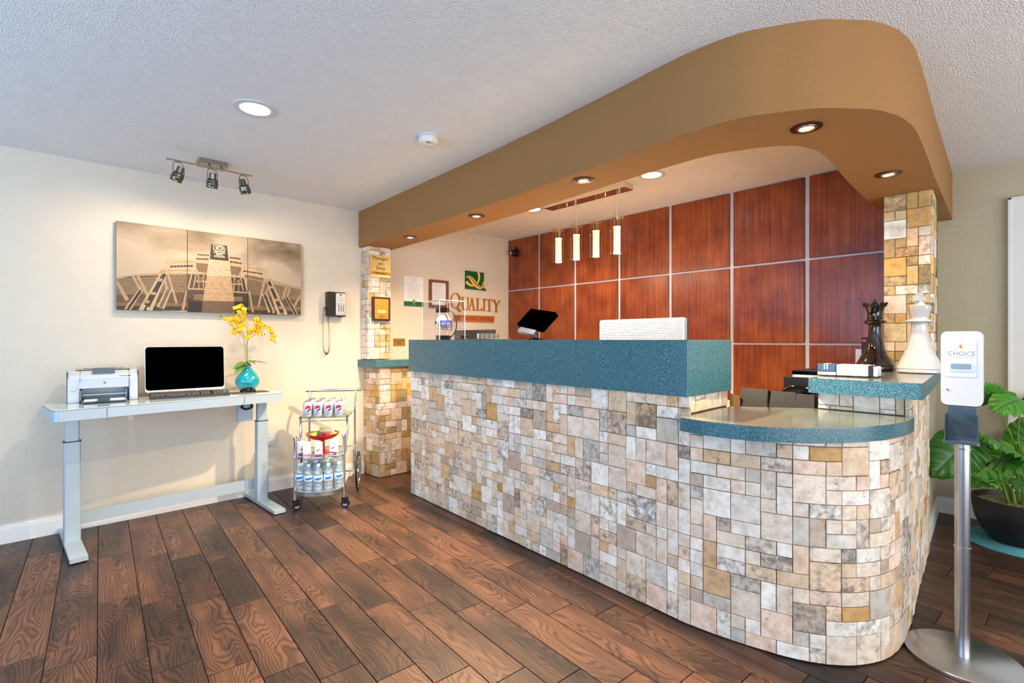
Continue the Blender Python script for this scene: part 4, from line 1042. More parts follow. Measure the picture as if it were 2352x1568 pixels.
cpts = smooth_path([(-0.062, -0.05, -0.105), (-0.095, -0.04, -0.03), (-0.105, -0.03, -0.10), (-0.106, -0.03, -0.25), (-0.104, -0.03, -0.38), (-0.085, -0.03, -0.435), (-0.060, -0.03, -0.43), (-0.050, -0.03, -0.37), (-0.052, -0.03, -0.22), (-0.060, -0.03, -0.13), (-0.04, -0.03, -0.10)], 42)
hp = []
for i, p in enumerate(cpts):
    d = (cpts[min(i+1, len(cpts)-1)]-cpts[max(0, i-1)]).normalized(); x = d.cross(Vector((0, 1, 0))).normalized(); y = d.cross(x); a = i*1.15
    r_ = 0.0058 if 20 < i < len(cpts)-20 else 0.001
    hp.append(p+x*math.cos(a)*r_+y*math.sin(a)*r_)
MB().tube(hp, 0.0015, 5).build('coiled_cord', BLACKP, ph)

# outlet
t = thing('wall_outlet', 'white double power outlet low on the wall beside the right desk leg', 'outlet', (1.318, YW, 0.437))
MB().rbox(0, 0, 0.07, 0.115, 0, 0.006, 0.006, Rx(PI/2)).build('cover_plate', WHITEP, t)
for z in (-0.027, 0.027):
    s_ = MB().rbox(0, z, 0.034, 0.034, 0.006, 0.0085, 0.008, Rx(PI/2)).build('socket', TRIM, t)
    MB().box(-0.009, -0.006, -0.0090, -0.0084, z+0.0, z+0.010).box(0.006, 0.009, -0.0090, -0.0084, z+0.0, z+0.010).box(-0.002, 0.002, -0.0090, -0.0084, z-0.011, z-0.006).build('slots', BLACKP, s_)

def wallM(x, z, y): return Tm(x, y, z) @ Rx(PI/2)
def lines(parent, x0, x1, z0, z1, n, y, m, name='text_lines', centered=True, h=0.0022, seed=1):
    r = random.Random(seed); mb = MB()
    for k in range(n):
        z = z1-(z1-z0)*k/max(1, n-1); w_ = (x1-x0)*r.uniform(0.55, 1.0); c = (x0+x1)/2
        # broken into word-like dashes
        x = c-w_/2
        while x < c+w_/2:
            l = r.uniform(0.006, 0.016); mb.box(x, min(x+l, c+w_/2), y-0.0006, y, z, z+h); x += l+0.0035
    return mb.build(name, m, parent)
INK = mat('ink_grey', (120, 120, 118), 0.7); INKD = mat('ink_dark', (40, 34, 28), 0.6)
# brass plaque on pillar
t = thing('brass_sign', 'shiny gold Manager on Duty sign high on the narrow pillar', 'sign', (2.235, 4.205, 1.93))
MB().rbox(0, 0, 0.204, 0.204, 0, 0.006, 0.008, Rx(PI/2)).build('brass_plate', mat('polished_brass', (240, 214, 140), 0.3, 0.85, bump=(6, 0.5, 1)), t)
text('Manager\non\nDuty', 0.047, 'lettering', INKD, t, Tm(0, -0.0064, 0.028) @ Rx(PI/2), 0.0004)
np_ = MB().box(-0.098, 0.098, -0.009, -0.006, -0.077, -0.050).build('name_strip', mat('name_strip_gold', (196, 150, 70), 0.35, 0.6), t)
text('Steven Baker', 0.021, 'lettering', INKD, np_, Tm(0, -0.0093, -0.0635) @ Rx(PI/2), 0.0002, bold=0.0006)
# award plaque
t = thing('award_plaque', 'dark wood plaque with gold plate halfway up the narrow pillar', 'plaque', (2.237, 4.205, 1.535))
MB().rbox(0, 0, 0.178, 0.220, 0, 0.022, 0.002, Rx(PI/2)).build('wood_board', mat('dark_walnut', (58, 34, 26), 0.35), t, bevel=0.004)
MB().box(-0.070, 0.070, -0.0235, -0.022, -0.092, 0.092).build('gold_plate', mat('satin_gold', (206, 158, 62), 0.35, 0.6), t)
MB().box(-0.042, 0.042, -0.0245, -0.0235, -0.036, -0.010).build('name_label', mat('pale_gold', (232, 206, 140), 0.4), t)
lines(t, -0.045, 0.045, -0.08, -0.066, 2, -0.0236, INKD, 'engraved_text', h=0.004, seed=3)
lines(t, -0.04, 0.04, 0.055, 0.056, 1, -0.0236, INK, 'engraved_text', h=0.003, seed=4); lines(t, -0.03, 0.03, -0.005, -0.004, 1, -0.0236, INK, 'engraved_text', h=0.002, seed=5)
lines(t, -0.03, 0.03, -0.0235, -0.023, 1, -0.0246, INKD, 'engraved_text', h=0.003, seed=6); lines(t, -0.035, 0.035, -0.052, -0.051, 1, -0.0236, INK, 'engraved_text', h=0.002, seed=7)
# outgoing mail
t = thing('mail_sign', 'small gold Outgoing Mail sign on the wall low beside the narrow pillar', 'sign', (2.515, YW, 1.226))
MB().rbox(0, 0, 0.132, 0.076, 0, 0.004, 0.003, Rx(PI/2)).build('sign_plate', mat('satin_brass', (206, 166, 84), 0.3, 0.7), t)
text('OUTGOING\nMAIL', 0.0225, 'lettering', INKD, t, Tm(0, -0.0044, 0.0) @ Rx(PI/2), 0.0002)
# white notice with green band
t = thing('notice_panel', 'white notice in a clear holder with a green bottom band, on the cream wall', 'notice', (2.679, YW, 1.738))
MB().box(-0.114, 0.114, -0.006, 0, -0.15, 0.15).build('sheet', mat('notice_white', (236, 236, 234), 0.4), t)
MB().box(-0.114, 0.114, -0.0072, -0.006, -0.15, -0.102).build('green_band', mat('hotel_green', (24, 98, 58), 0.4), t)
MB().box(-0.014, 0.014, -0.0082, -0.0072, -0.122, -0.082).build('small_logo', mat('lime_logo', (120, 160, 60), 0.4), t)
text('QUALITY', 0.010, 'band_text', WHITEP, t, Tm(0, -0.0074, -0.134) @ Rx(PI/2), 0.0002)
lines(t, -0.06, 0.06, 0.095, 0.135, 4, -0.0062, mat('ink_orange', (222, 178, 120), 0.6), 'heading_lines', h=0.004, seed=8)
lines(t, -0.075, 0.075, -0.06, 0.05, 8, -0.0062, INK, seed=9)
MB().box(-0.112, 0.112, -0.0066, -0.006, 0.072, 0.0735).build('rule_line', INK, t)
# framed certificate
t = thing('framed_certificate', 'white certificate in a brown wooden frame beside the notice', 'certificate', (2.981, YW, 1.732))
fr = MB(); 
for (x0, x1, z0, z1) in ((-0.121, 0.121, 0.118, 0.145), (-0.121, 0.121, -0.145, -0.118), (-0.121, -0.090, -0.118, 0.118), (0.090, 0.121, -0.118, 0.118)): fr.box(x0, x1, -0.02, 0, z0, z1)
fr.build('wood_frame', mat('walnut_frame', (122, 74, 46), 0.4, noise=(40, 0.3)), t, bevel=0.003)
MB().box(-0.09, 0.09, -0.006, 0, -0.118, 0.118).build('certificate_sheet', mat('certificate_white', (226, 226, 224), 0.5), t)
lines(t, -0.075, 0.075, 0.07, 0.105, 4, -0.0062, INK, seed=10); lines(t, -0.08, 0.08, -0.08, 0.05, 9, -0.0062, INK, seed=11)
# hotel sign: green board with ribbon Q
cS = lambda x, y: at_y(1020+x/11.2, 610+y/11.2, 4.33)
def wpoly(pts): return [(q.x, q.z) for q in (cS(*p) for p in pts)]
def wprism(mb, pts, y0, y1, ox, oz):
    P = [(x-ox, z-oz) for x, z in wpoly(pts)]
    return mb.prism(P, -y0, -y1, Rx(PI/2)) if False else mb.prism(P, 4.35-y0, 4.35-y1, Rx(PI/2))
lg = thing('logo_sign', 'square green board with a gold ribbon Q emblem on the cream wall', 'sign', (3.46, YW, 1.91))
wprism(MB(), [(562, 122), (1032, 182), (1024, 632), (560, 590)], YW, YW-0.018, 3.46, 1.91).build('green_board', mat('emblem_green', (8, 92, 48), 0.35), lg, bevel=0.001)
GR = mat('ribbon_gold', (246, 190, 92), 0.35); RB = mat('ribbon_brown', (92, 50, 22), 0.5)
def ribbon(pts, ws, y, m, name, th=0.003):
    P = [Vector((*p, 0)) for p in pts]; S = smooth_path(P, 6); n = len(S)
    Wd_ = [ws[min(int(i/6), len(ws)-2)]*(1-(i % 6)/6)+ws[min(int(i/6)+1, len(ws)-1)]*((i % 6)/6) if i < n-1 else ws[-1] for i in range(n)]
    Lp = []; Rp = []
    for i, p in enumerate(S):
        d = (S[min(i+1, n-1)]-S[max(i-1, 0)]).normalized(); nn = Vector((-d.y, d.x, 0)); Lp.append(p+nn*Wd_[i]/2); Rp.append(p-nn*Wd_[i]/2)
    v = []; f = []
    for yy in (y, y-th):
        for a, b__ in zip(Lp, Rp):
            for q in (a, b__): w__ = cS(q.x, q.y); v.append((w__.x-3.46, yy-YW, w__.z-1.91))
    for i in range(n-1):
        a = 2*i; f += [(a, a+1, a+3, a+2), (2*n+a, 2*n+a+2, 2*n+a+3, 2*n+a+1), (a, a+2, 2*n+a+2, 2*n+a), (a+1, 2*n+a+1, 2*n+a+3, a+3)]
    return MB().add(v, f).build(name, m, lg)
ribbon([(572, 405), (610, 455), (680, 500), (760, 522)], [70, 62, 55, 30], YW-0.018, GR, 'ribbon')
ribbon([(880, 166), (900, 260), (895, 370), (845, 475)], [60, 50, 44, 26], YW-0.018, GR, 'ribbon')
ribbon([(572, 285), (640, 292), (705, 350), (770, 440), (850, 530), (930, 565), (990, 520), (1008, 410)], [38, 66, 98, 110, 92, 72, 42, 14], YW-0.0212, GR, 'ribbon')
ribbon([(580, 282), (640, 290), (705, 345), (775, 430), (850, 515), (930, 550), (985, 515), (1002, 440)], [10, 14, 18, 20, 18, 15, 12, 8], YW-0.0244, RB, 'ribbon_line', 0.0008)
MB().lathe([(0.016, 0), (0.016, 0.012), (0.013, 0.014), (0.0001, 0.014)], 16, Tm(3.608-3.46, 0, 1.818-1.91) @ Rx(PI/2)).build('trademark_disc', mat('dull_bronze', (96, 74, 48), 0.5, 0.3), lg)
# QUALITY letters
wl = thing('wall_lettering', 'large gold serif QUALITY letters mounted on the cream wall', 'lettering', (3.48, YW, 1.64))
GL = mat('letter_gold', (196, 138, 58), 0.35, 0.55)
def letter(parts, ring=None):
    mb = MB()
    for k_, p in enumerate(parts): wprism(mb, p, YW, YW-0.009-0.0003*k_, 3.48, 1.64)
    if ring:
        (cx, cy, rx, ry, cx2, rx2, ry2) = ring; n = 36; v = []; f = []
        for yy in (0, -0.009):
            for k in range(n):
                a = 2*PI*k/n
                for (c_, x_, y_) in ((cx, rx, ry), (cx2, rx2, ry2)):
                    q = cS(c_+x_*math.cos(a)+0.0*y_, cy+y_*math.sin(a)); v.append((q.x-3.48, yy, q.z-1.64))
        for k in range(n):
            a = 2*k; b__ = 2*((k+1) % n); N2 = 2*n
            f += [(a, b__, b__+1, a+1), (N2+a, N2+a+1, N2+b__+1, N2+b__), (a, N2+a, N2+b__, b__), (a+1, b__+1, N2+b__+1, N2+a+1)]
        mb.add(v, f)
    mb.build('letter', GL, wl)
letter([[(360, 1040), (400, 1090), (360, 1100), (345, 1090)], [(330, 1060), (370, 1050), (400, 1100), (440, 1140), (470, 1130), (455, 1175), (410, 1190), (360, 1150)]], (315, 895, 135, 200, 308, 88, 178))
letter([[(455, 795), (535, 802), (535, 818), (455, 812)], [(478, 805), (515, 808), (515, 1060), (545, 1110), (585, 1118), (560, 1148), (510, 1120), (478, 1060)], [(545, 1110), (590, 1115), (625, 1075), (628, 815), (650, 817), (650, 1080), (615, 1135), (575, 1145)], [(600, 808), (675, 815), (675, 830), (600, 824)]])
letter([[(728, 815), (750, 818), (812, 1140), (768, 1138)], [(728, 815), (738, 860), (682, 1132), (662, 1130)], [(700, 1000), (765, 1006), (768, 1024), (697, 1018)], [(643, 1125), (705, 1130), (705, 1144), (643, 1140)], [(752, 1132), (832, 1138), (832, 1152), (752, 1147)]])
letter([[(862, 835), (905, 838), (905, 1145), (862, 1142)], [(842, 828), (926, 835), (926, 850), (842, 844)], [(840, 1128), (998, 1136), (998, 1152), (840, 1144)], [(985, 1075), (1004, 1078), (998, 1148), (965, 1140)]])
letter([[(1032, 850), (1068, 853), (1068, 1155), (1032, 1152)], [(1008, 845), (1090, 851), (1090, 866), (1008, 860)], [(1008, 1142), (1090, 1148), (1090, 1163), (1008, 1157)]])
letter([[(1162, 862), (1203, 866), (1203, 1165), (1162, 1162)], [(1078, 850), (1268, 868), (1268, 886), (1078, 868)], [(1080, 852), (1096, 853), (1086, 905), (1078, 900)], [(1250, 868), (1268, 870), (1262, 925), (1250, 915)], [(1128, 1155), (1230, 1162), (1230, 1177), (1128, 1170)]])
letter([[(1262, 868), (1340, 876), (1340, 890), (1262, 883)], [(1285, 880), (1330, 884), (1385, 1010), (1380, 1190), (1340, 1187), (1340, 1030)], [(1430, 905), (1450, 907), (1385, 1040), (1370, 1010)], [(1405, 895), (1475, 903), (1475, 918), (1405, 910)], [(1312, 1178), (1400, 1184), (1400, 1200), (1312, 1194)]])
t = thing('name_board', 'copper-brown board reading By Choice Hotels under the gold letters', 'sign', (3.46, YW, 1.487))
P = wpoly([(255, 1258), (1302, 1296), (1300, 1456), (255, 1422)])
MB().prism([(x-3.46, z-1.487) for x, z in P], 0, 0.014, Rx(PI/2)).build('board', mat('copper_board', (188, 104, 44), 0.4, noise=(30, 0.2)), t)
text('BY CHOICE HOTELS', 0.052, 'lettering', mat('board_ink', (84, 34, 26), 0.5), t, Tm(0.005, -0.0145, -0.002) @ Rx(PI/2), 0.0004, 1.42, 0.0006, sx=0.86)

# dome camera on the cherry wall
t = thing('security_camera', 'small black dome security camera on the first cherry panel', 'camera', (3.975, 4.20, 2.262))
cm = MB(); cm.lathe([(0.045, 0), (0.048, 0.02), (0.042, 0.03)], 24, Ry(-PI/2)); cm.build('mount', BLACKP, t)
MB().sph((-0.045, 0, -0.005), 0.040, 20).build('dome', BLACKG, t)
MB().lathe([(0.012, 0), (0.012, 0.006)], 14, Tm(-0.080, 0.008, -0.01) @ Ry(-PI/2)).build('lens', mat('lens_white', (220, 220, 220), 0.2), t)
MB().tube([(-0.01, 0, 0.04), (-0.012, 0.0, 0.065), (0.0, 0.0, 0.075)], 0.006, 8).build('bracket', BLACKP, t)

# ============================================================ TROLLEY AND DRINKS
CR = math.radians(-31.5)
CO = Vector((1.305, 3.745, 0))
ct = thing('serving_cart', 'chrome two-wheel serving trolley with glass shelves beside the golden-lit stub wall', 'cart', CO, CR)
def cw(x, y, z=0): return CO+Rz(CR) @ Vector((x, y, z))
def darc(w_, bulge, back, n=36, x0=0.0):
    return [(x0+w_/2-w_/2*math.cos(PI*k/n), -bulge*math.sin(PI*k/n)) for k in range(n+1)]+[(x0+w_, back), (x0, back)]
CW = 0.342
for x in (0, CW):
    pl = MB().cyl((x, 0, 0.075), (x, 0, 0.515), 0.0115, 14); pl.lathe([(0.0135, 0.505), (0.0135, 0.515), (0.016, 0.525), (0.014, 0.540), (0.0001, 0.546)], 16, Tm(x, 0, 0)); pl.build('front_post', CHROME, ct)
    cs = bpy.data.objects.new('caster', None); C.objects.link(cs); cs.parent = ct; cs.location = (x, 0, 0); cs.rotation_euler = (0, 0, 0.5 if x == 0 else -0.2)
    MB().cyl((0.012, 0.0115, 0.030), (0.012, -0.0115, 0.030), 0.030, 24).build('wheel', BLACKP, cs, bevel=0.003)
    MB().cyl((0.012, 0.0125, 0.030), (0.012, -0.0125, 0.030), 0.019, 20).build('hub', CHROME, cs)
    f_ = MB(); f_.box(-0.012, 0.028, -0.017, -0.014, 0.03, 0.074); f_.box(-0.012, 0.028, 0.014, 0.017, 0.03, 0.074); f_.box(-0.012, 0.028, -0.017, 0.017, 0.070, 0.076); f_.build('fork', BLACKP, cs)
for x in (0.014, CW+0.030):
    MB().tube(smooth_path([(x, 0.30, 0.16), (x, 0.33, 0.16), (x+0.001, 0.40, 0.18)], 3), 0.008).build('axle_arm', CHROME, ct)
    MB().tube(smooth_path([(x, 0.40, 0.13), (x, 0.40, 0.28), (x, 0.40, 0.34)], 4), 0.0115, 12).build('wheel_post', CHROME, ct)
    MB().tube(smooth_path([(x, 0.425, 0.28), (x, 0.425, 0.32), (x, 0.445, 0.36), (x, 0.445, 0.45), (x, 0.445, 0.65), (x, 0.45, 0.74), (x, 0.475, 0.80), (x, 0.49, 0.826)], 4), 0.009, 10).build('rear_post', CHROME, ct)
MB().cyl((-0.022, 0.49, 0.828), (CW+0.078, 0.49, 0.828), 0.0125, 14).build('push_handle', CHROME, ct)
for i, x in enumerate((-0.028, CW+0.058)):
    wl_ = bpy.data.objects.new('rear_wheel', None); C.objects.link(wl_); wl_.parent = ct; wl_.location = (x, 0.44, 0.158)
    ring = [(0, 0.150*math.cos(a), 0.150*math.sin(a)) for a in [2*PI*k/40 for k in range(40)]]
    MB().tube(ring, 0.0075, 8, closed=True).build('tyre', BLACKP, wl_)
    ring = [(0, 0.138*math.cos(a), 0.138*math.sin(a)) for a in [2*PI*k/40 for k in range(40)]]
    MB().tube(ring, 0.006, 8, closed=True).build('rim', CHROME, wl_)
    MB().cyl((-0.015, 0, 0), (0.015, 0, 0), 0.02, 14).build('hub', CHROME, wl_)
    for k in range(8):
        a = 2*PI*k/8; MB().cyl((0, 0.018*math.cos(a), 0.018*math.sin(a)), (0, 0.136*math.cos(a), 0.136*math.sin(a)), 0.0042, 6).build('spoke', CHROME, wl_)
MB().cyl((-0.02, 0.44, 0.158), (CW+0.05, 0.44, 0.158), 0.006).build('axle', CHROME, ct)
SG = clear_mat('shelf_glass', (226, 240, 236), 0.14, 0.02)
# bottom shelf
s_ = MB(); d_ = darc(CW, 0.125, 0.40)
s_.prism(d_, 0.150, 0.156); s_.build('lower_shelf', mat('mirror_shelf', (200, 208, 212), 0.12, 0.8), ct)
rimv = MB()
for k in range(len(d_)-3):
    a = d_[k]; b_ = d_[k+1]; rimv.add([(a[0], a[1], 0.128), (b_[0], b_[1], 0.128), (b_[0], b_[1], 0.156), (a[0], a[1], 0.156)], [(0, 1, 2, 3)], True)
rimv.build('lower_rim', STEEL, ct)
g_ = [(CW/2-0.13*math.cos(PI*k/12), -0.118*math.sin(PI*(0.12+0.76*k/12)), 0.215) for k in range(13)]
gr_ = MB().tube([(g_[0][0], g_[0][1], 0.156)]+g_+[(g_[-1][0], g_[-1][1], 0.156)], 0.0025, 6); gr_.build('guard_rail', CHROME, ct)
# middle shelf
d_ = darc(CW, 0.125, 0.30)
MB().prism(d_, 0.392, 0.399).build('middle_shelf', SG, ct)
MB().tube([(p[0], p[1], 0.395) for p in d_], 0.005, 6, closed=True).build('middle_rim', CHROME, ct)
MB().tube([(p[0], p[1]*1.02, 0.425) for p in d_[:37]], 0.003, 6).build('middle_rail', CHROME, ct)
# upper tier
for x in (0.012, CW+0.006):
    MB().tube(smooth_path([(x-0.006, 0.05, 0.40), (x-0.002, 0.075, 0.47), (x+0.004, 0.11, 0.54), (x+0.003, 0.12, 0.60), (x+0.002, 0.12, 0.672)], 5), 0.0095, 10).build('upper_post', CHROME, ct)
    MB().cyl((x, 0.12, 0.648), (x, 0.445, 0.648), 0.005, 8).build('side_rail', CHROME, ct)
MB().prism([(0.0, 0.11), (CW+0.018, 0.11), (CW+0.018, 0.445), (0.0, 0.445)], 0.653, 0.660).build('upper_shelf', SG, ct)
MB().cyl((0.012, 0.115, 0.632), (CW+0.006, 0.115, 0.632), 0.0045, 8).build('front_rail', CHROME, ct)
MB().cyl((0.012, 0.44, 0.632), (CW+0.006, 0.44, 0.632), 0.0045, 8).build('back_rail', CHROME, ct)
MB().cyl((0.0, 0.29, 0.395), (CW+0.02, 0.29, 0.395), 0.004, 8).build('shelf_bar', CHROME, ct)

# soda cans
def make_can():
    t = thing('soda_can', 'x', 'can', (0, 0, 0))
    MB().lathe([(0.024, 0.0), (0.0265, 0.003), (0.0325, 0.012), (0.0325, 0.098), (0.0275, 0.112), (0.0265, 0.1145)], 24).build('can_body', mat('can_silver', (214, 220, 230), 0.3, 0.45), t)
    MB().lathe([(0.0265, 0.1145), (0.0272, 0.117), (0.0262, 0.118), (0.024, 0.1145), (0.0001, 0.1145)], 24, cap=False).build('can_lid', CHROME, t)
    MB().box(-0.006, 0.006, -0.012, 0.008, 0.1150, 0.1162).build('pull_tab', STEEL, t)
    R_ = 0.0331; rad = 0.0225; zc = 0.068
    def patch(lo, hi, m, nm):
        v = []; f = []; n = 16
        for k in range(n+1):
            u = -rad+2*rad*k/n; h_ = math.sqrt(max(0, rad*rad-u*u)); a, b_ = lo(u, h_), hi(u, h_)
            th = u/R_
            for z in (a, b_): v.append((R_*math.sin(th), -R_*math.cos(th), zc+z))
        for k in range(n): f.append((2*k, 2*k+2, 2*k+3, 2*k+1))
        MB().add(v, f, True).build(nm, m, t)
    cl = lambda x, h_: max(-h_, min(h_, x))
    wt = lambda u: -0.006+0.55*(u+0.004)-0.004*math.sin(u*120)
    wb_ = lambda u: -0.0100+0.30*u+0.004*math.sin(u*90)
    patch(lambda u, h_: cl(wt(u), h_), lambda u, h_: h_, mat('can_red', (196, 24, 44), 0.35), 'emblem_red')
    patch(lambda u, h_: cl(wb_(u), h_) if wb_(u) < wt(u) else cl(wt(u), h_), lambda u, h_: cl(wt(u), h_), mat('can_white', (240, 240, 244), 0.35), 'emblem_white')
    patch(lambda u, h_: -h_, lambda u, h_: min(cl(wb_(u), h_), cl(wt(u), h_)), mat('can_blue', (18, 60, 140), 0.35), 'emblem_blue')
    tt = text('diet\npepsi', 0.0125, 'can_text', mat('can_ink', (90, 106, 140), 0.4), t, Tm(0, -0.0336, 0.030) @ Rx(PI/2), 0.0002)
    return t
proto = make_can(); n_ = 0
names_ = ['leftmost', 'second from left', 'third from left', 'rightmost']
order = [(0.056, 0.155), (0.132, 0.155), (0.208, 0.155), (0.286, 0.155)]
for k, (x, y) in enumerate(order):
    lb = '%s emblem-fronted silver soda can in the front row on the trolley top' % names_[k]
    p = cw(x, y, 0.6602); a = math.atan2(p.y, p.x)-PI/2+PI+0.0
    rz = math.atan2(-p.x, p.y)+RND.uniform(-0.15, 0.15)
    if k == 0: proto.location = p; proto.rotation_euler = (0, 0, rz); proto['label'] = lb; proto['group'] = 'soda cans on the trolley top'
    else: dup(proto, p, rz, lb, 'soda cans on the trolley top')
for r_, y in enumerate((0.226, 0.297, 0.368)):
    for k in range(4):
        if r_ == 2 and k == 3: continue
        dup(proto, cw(0.050+0.077*k+(0.010 if r_ % 2 else 0), y, 0.6602), RND.uniform(1.5, 4.5), 'silver soda can in the rows behind the front four on the trolley top', 'soda cans on the trolley top')

# water bottles
def make_bottle():
    t = thing('water_bottle', 'x', 'bottle')
    PET = clear_mat('clear_bottle', (226, 238, 244), 0.16, 0.05, 0.22)
    MB().lathe([(0.024, 0), (0.031, 0.004), (0.031, 0.02), (0.029, 0.025), (0.031, 0.03), (0.031, 0.045), (0.029, 0.05), (0.031, 0.055), (0.031, 0.118), (0.027, 0.140), (0.018, 0.158), (0.0125, 0.168), (0.0125, 0.176)], 20).build('bottle_body', PET, t)
    MB().lathe([(0.0316, 0.070), (0.0316, 0.110)], 20, cap=False).build('label_sleeve', mat('label_white', (236, 240, 244), 0.4), t)
    v = []; f = []
    for k in range(11):
        th = -0.85+1.7*k/10; h_ = 0.010*math.sqrt(max(0.05, 1-(th/0.9)**2))
        for z in (0.086-h_+0.003*th, 0.086+h_+0.003*th): v.append((0.0319*math.sin(th), -0.0319*math.cos(th), z))
    for k in range(10): f.append((2*k, 2*k+2, 2*k+3, 2*k+1))
    MB().add(v, f, True).build('blue_logo', mat('label_blue', (20, 128, 204), 0.35), t)
    MB().lathe([(0.0145, 0.170), (0.0145, 0.187), (0.0135, 0.189), (0.0001, 0.189)], 16).build('cap', mat('cap_white', (226, 232, 238), 0.35), t)
    return t
pb = make_bottle(); fb = []
for k in range(5): x = 0.036+0.0675*k; fb.append((x, 0.022-0.080*math.sin(PI*x/CW)))
nm5 = ['leftmost', 'second from left', 'middle', 'fourth from left', 'rightmost']
for k, (x, y) in enumerate(fb):
    p = cw(x, y, 0.1562); rz = math.atan2(-p.x, p.y)+RND.uniform(-0.3, 0.3); lb = '%s blue-labelled water bottle in the front row on the trolley bottom shelf' % nm5[k]
    if k == 0: pb.location = p; pb.rotation_euler = (0, 0, rz); pb['label'] = lb; pb['group'] = 'water bottles on the trolley bottom shelf'
    else: dup(pb, p, rz, lb, 'water bottles on the trolley bottom shelf')
for r_, y in enumerate((0.092, 0.157, 0.222, 0.287)):
    for k in range(4): dup(pb, cw(0.055+0.077*k, y, 0.1562), RND.uniform(-1.5, 1.5), 'water bottle behind the front row on the trolley bottom shelf', 'water bottles on the trolley bottom shelf')

# cartons
CB = mat('carton_white', (238, 236, 236), 0.45)
cart_l = [(0.048, -0.022, 0.35, 'white and purple drink carton at the left end of the middle trolley shelf', (112, 60, 130)), (0.094, -0.062, 0.05, 'white and pink drink carton, second from left on the middle trolley shelf', (206, 142, 160)), (0.178, -0.078, -0.1, 'white drink carton with fruit print at the centre front of the middle shelf', (96, 66, 120)), (0.275, -0.022, -0.35, 'white drink carton with fruit print at the right end of the middle shelf', (96, 66, 120))]
for (x, y, ry, lb, colr) in cart_l:
    p = cw(x, y, 0.3992); t = thing('drink_carton', lb, 'carton', p, math.atan2(-p.x, p.y)+ry, 'drink cartons on the middle trolley shelf')
    MB().box(-0.026, 0.026, -0.019, 0.019, 0, 0.108).build('carton_box', CB, t, bevel=0.002)
    MB().box(-0.0262, 0.0262, -0.0194, -0.0190, 0.004, 0.026).build('colour_band', mat('band_%d' % colr[0], colr, 0.45), t)
    q = MB()
    if colr[0] > 200: 
        for k in range(6): q.box(-0.016+k*0.006, -0.013+k*0.006, -0.0194, -0.019, 0.040+0.01*(k % 3), 0.048+0.012*(k % 3))
        q.build('print_marks', mat('print_pink', (226, 160, 160), 0.5), t)
    else:
        q.lathe([(0.0075, 0), (0.0075, 0.0006)], 12, Tm(-0.006, -0.019, 0.052) @ Rx(PI/2)); q.lathe([(0.006, 0), (0.006, 0.0009)], 12, Tm(0.007, -0.019, 0.058) @ Rx(PI/2)); q.build('fruit_print', mat('print_mustard', (150, 128, 52), 0.5), t)
    text('VANILLA', 0.0085, 'carton_text', mat('print_blue_grey', (130, 150, 170), 0.5), t, Tm(0, -0.0192, 0.092) @ Rx(PI/2), 0.0002) if False else None
    q = MB(); q.box(-0.018, 0.018, -0.0193, -0.019, 0.088, 0.092); q.box(-0.014, 0.014, -0.0193, -0.019, 0.030, 0.033); q.build('title_line', mat('print_blue_grey', (150, 165, 180), 0.5), t)
# red pedestal dish with snack packets
RP = mat('red_translucent', (190, 16, 34), 0.2, coat=0.4)
p = cw(0.175, 0.10, 0.3992)
t = thing('pedestal_dish', 'red pedestal dish of snack packets on the middle trolley shelf', 'dish', p)
MB().lathe([(0.078, 0), (0.076, 0.006), (0.03, 0.014), (0.016, 0.022), (0.014, 0.085), (0.04, 0.094), (0.08, 0.104), (0.110, 0.124), (0.122, 0.142), (0.119, 0.143), (0.106, 0.126), (0.078, 0.110), (0.0001, 0.100)], 40).build('dish_body', RP, t)
packs = [((150, 190, 60), 'green'), ((60, 60, 50), 'dark'), ((226, 120, 110), 'coral'), ((236, 196, 110), 'yellow'), ((232, 226, 214), 'cream'), ((130, 180, 80), 'lime'), ((180, 40, 50), 'crimson'), ((110, 150, 70), 'olive green')]
for k, (c_, nm) in enumerate(packs):
    a = -2.4+k*0.785; r_ = 0.062 if k % 2 else 0.050
    o = MB().prism(rrect(0, 0, 0.088, 0.036, 0.008, 3), -0.009, 0.009).build('snack_packet', mat('packet_'+nm.replace(' ', '_'), c_, 0.3, noise=(60, 0.4)), None, p+Vector((r_*math.cos(a+CR), r_*0.8*math.sin(a+CR), 0.134+0.010*(k % 3))), (RND.uniform(-.6, .6), RND.uniform(-.25, .25), a+RND.uniform(-.6, .6)), bevel=0.004)
    tag(o, '%s foil snack packet lying in the red dish on the trolley' % nm, 'snack packet', 'snack packets in the red dish')

# ============================================================ ON THE TALL COUNTER
ac = thing('display_case', 'clear acrylic cube over the helmet display at the far end of the tall counter', 'display case', (2.27, 3.24, 1.25))
ACR = clear_mat('acrylic', (252, 252, 255), 0.05, 0.01); ACE = mat('acrylic_edge', (222, 214, 212), 0.25, emis=None)
h_ = 0.303; s_ = 0.12
for (x0, x1, y0, y1) in ((-s_, -s_+0.003, -s_, s_), (s_-0.003, s_, -s_, s_), (-s_+0.003, s_-0.003, -s_, -s_+0.003), (-s_+0.003, s_-0.003, s_-0.003, s_)):
    MB().box(x0, x1, y0, y1, 0, h_-0.003).build('side_panel', ACR, ac)
MB().box(-s_, s_, -s_, s_, h_-0.003, h_).build('top_panel', ACR, ac)
ed = MB()
for sx in (-1, 1):
    for sy in (-1, 1): ed.box(sx*s_-0.0013, sx*s_+0.0013, sy*s_-0.0013, sy*s_+0.0013, 0, h_)
for sx in (-1, 1):
    ed.box(sx*s_-0.0013, sx*s_+0.0013, -s_, s_, h_-0.0012, h_+0.0012); ed.box(-s_, s_, sx*s_-0.0013, sx*s_+0.0013, h_-0.0012, h_+0.0012)
ed.build('polished_edge', ACE, ac)
hd_ = thing('helmet_display', 'miniature white football helmet hanging from a black magnetic arc stand', 'display stand', (2.27, 3.24, 1.25), math.radians(-43))
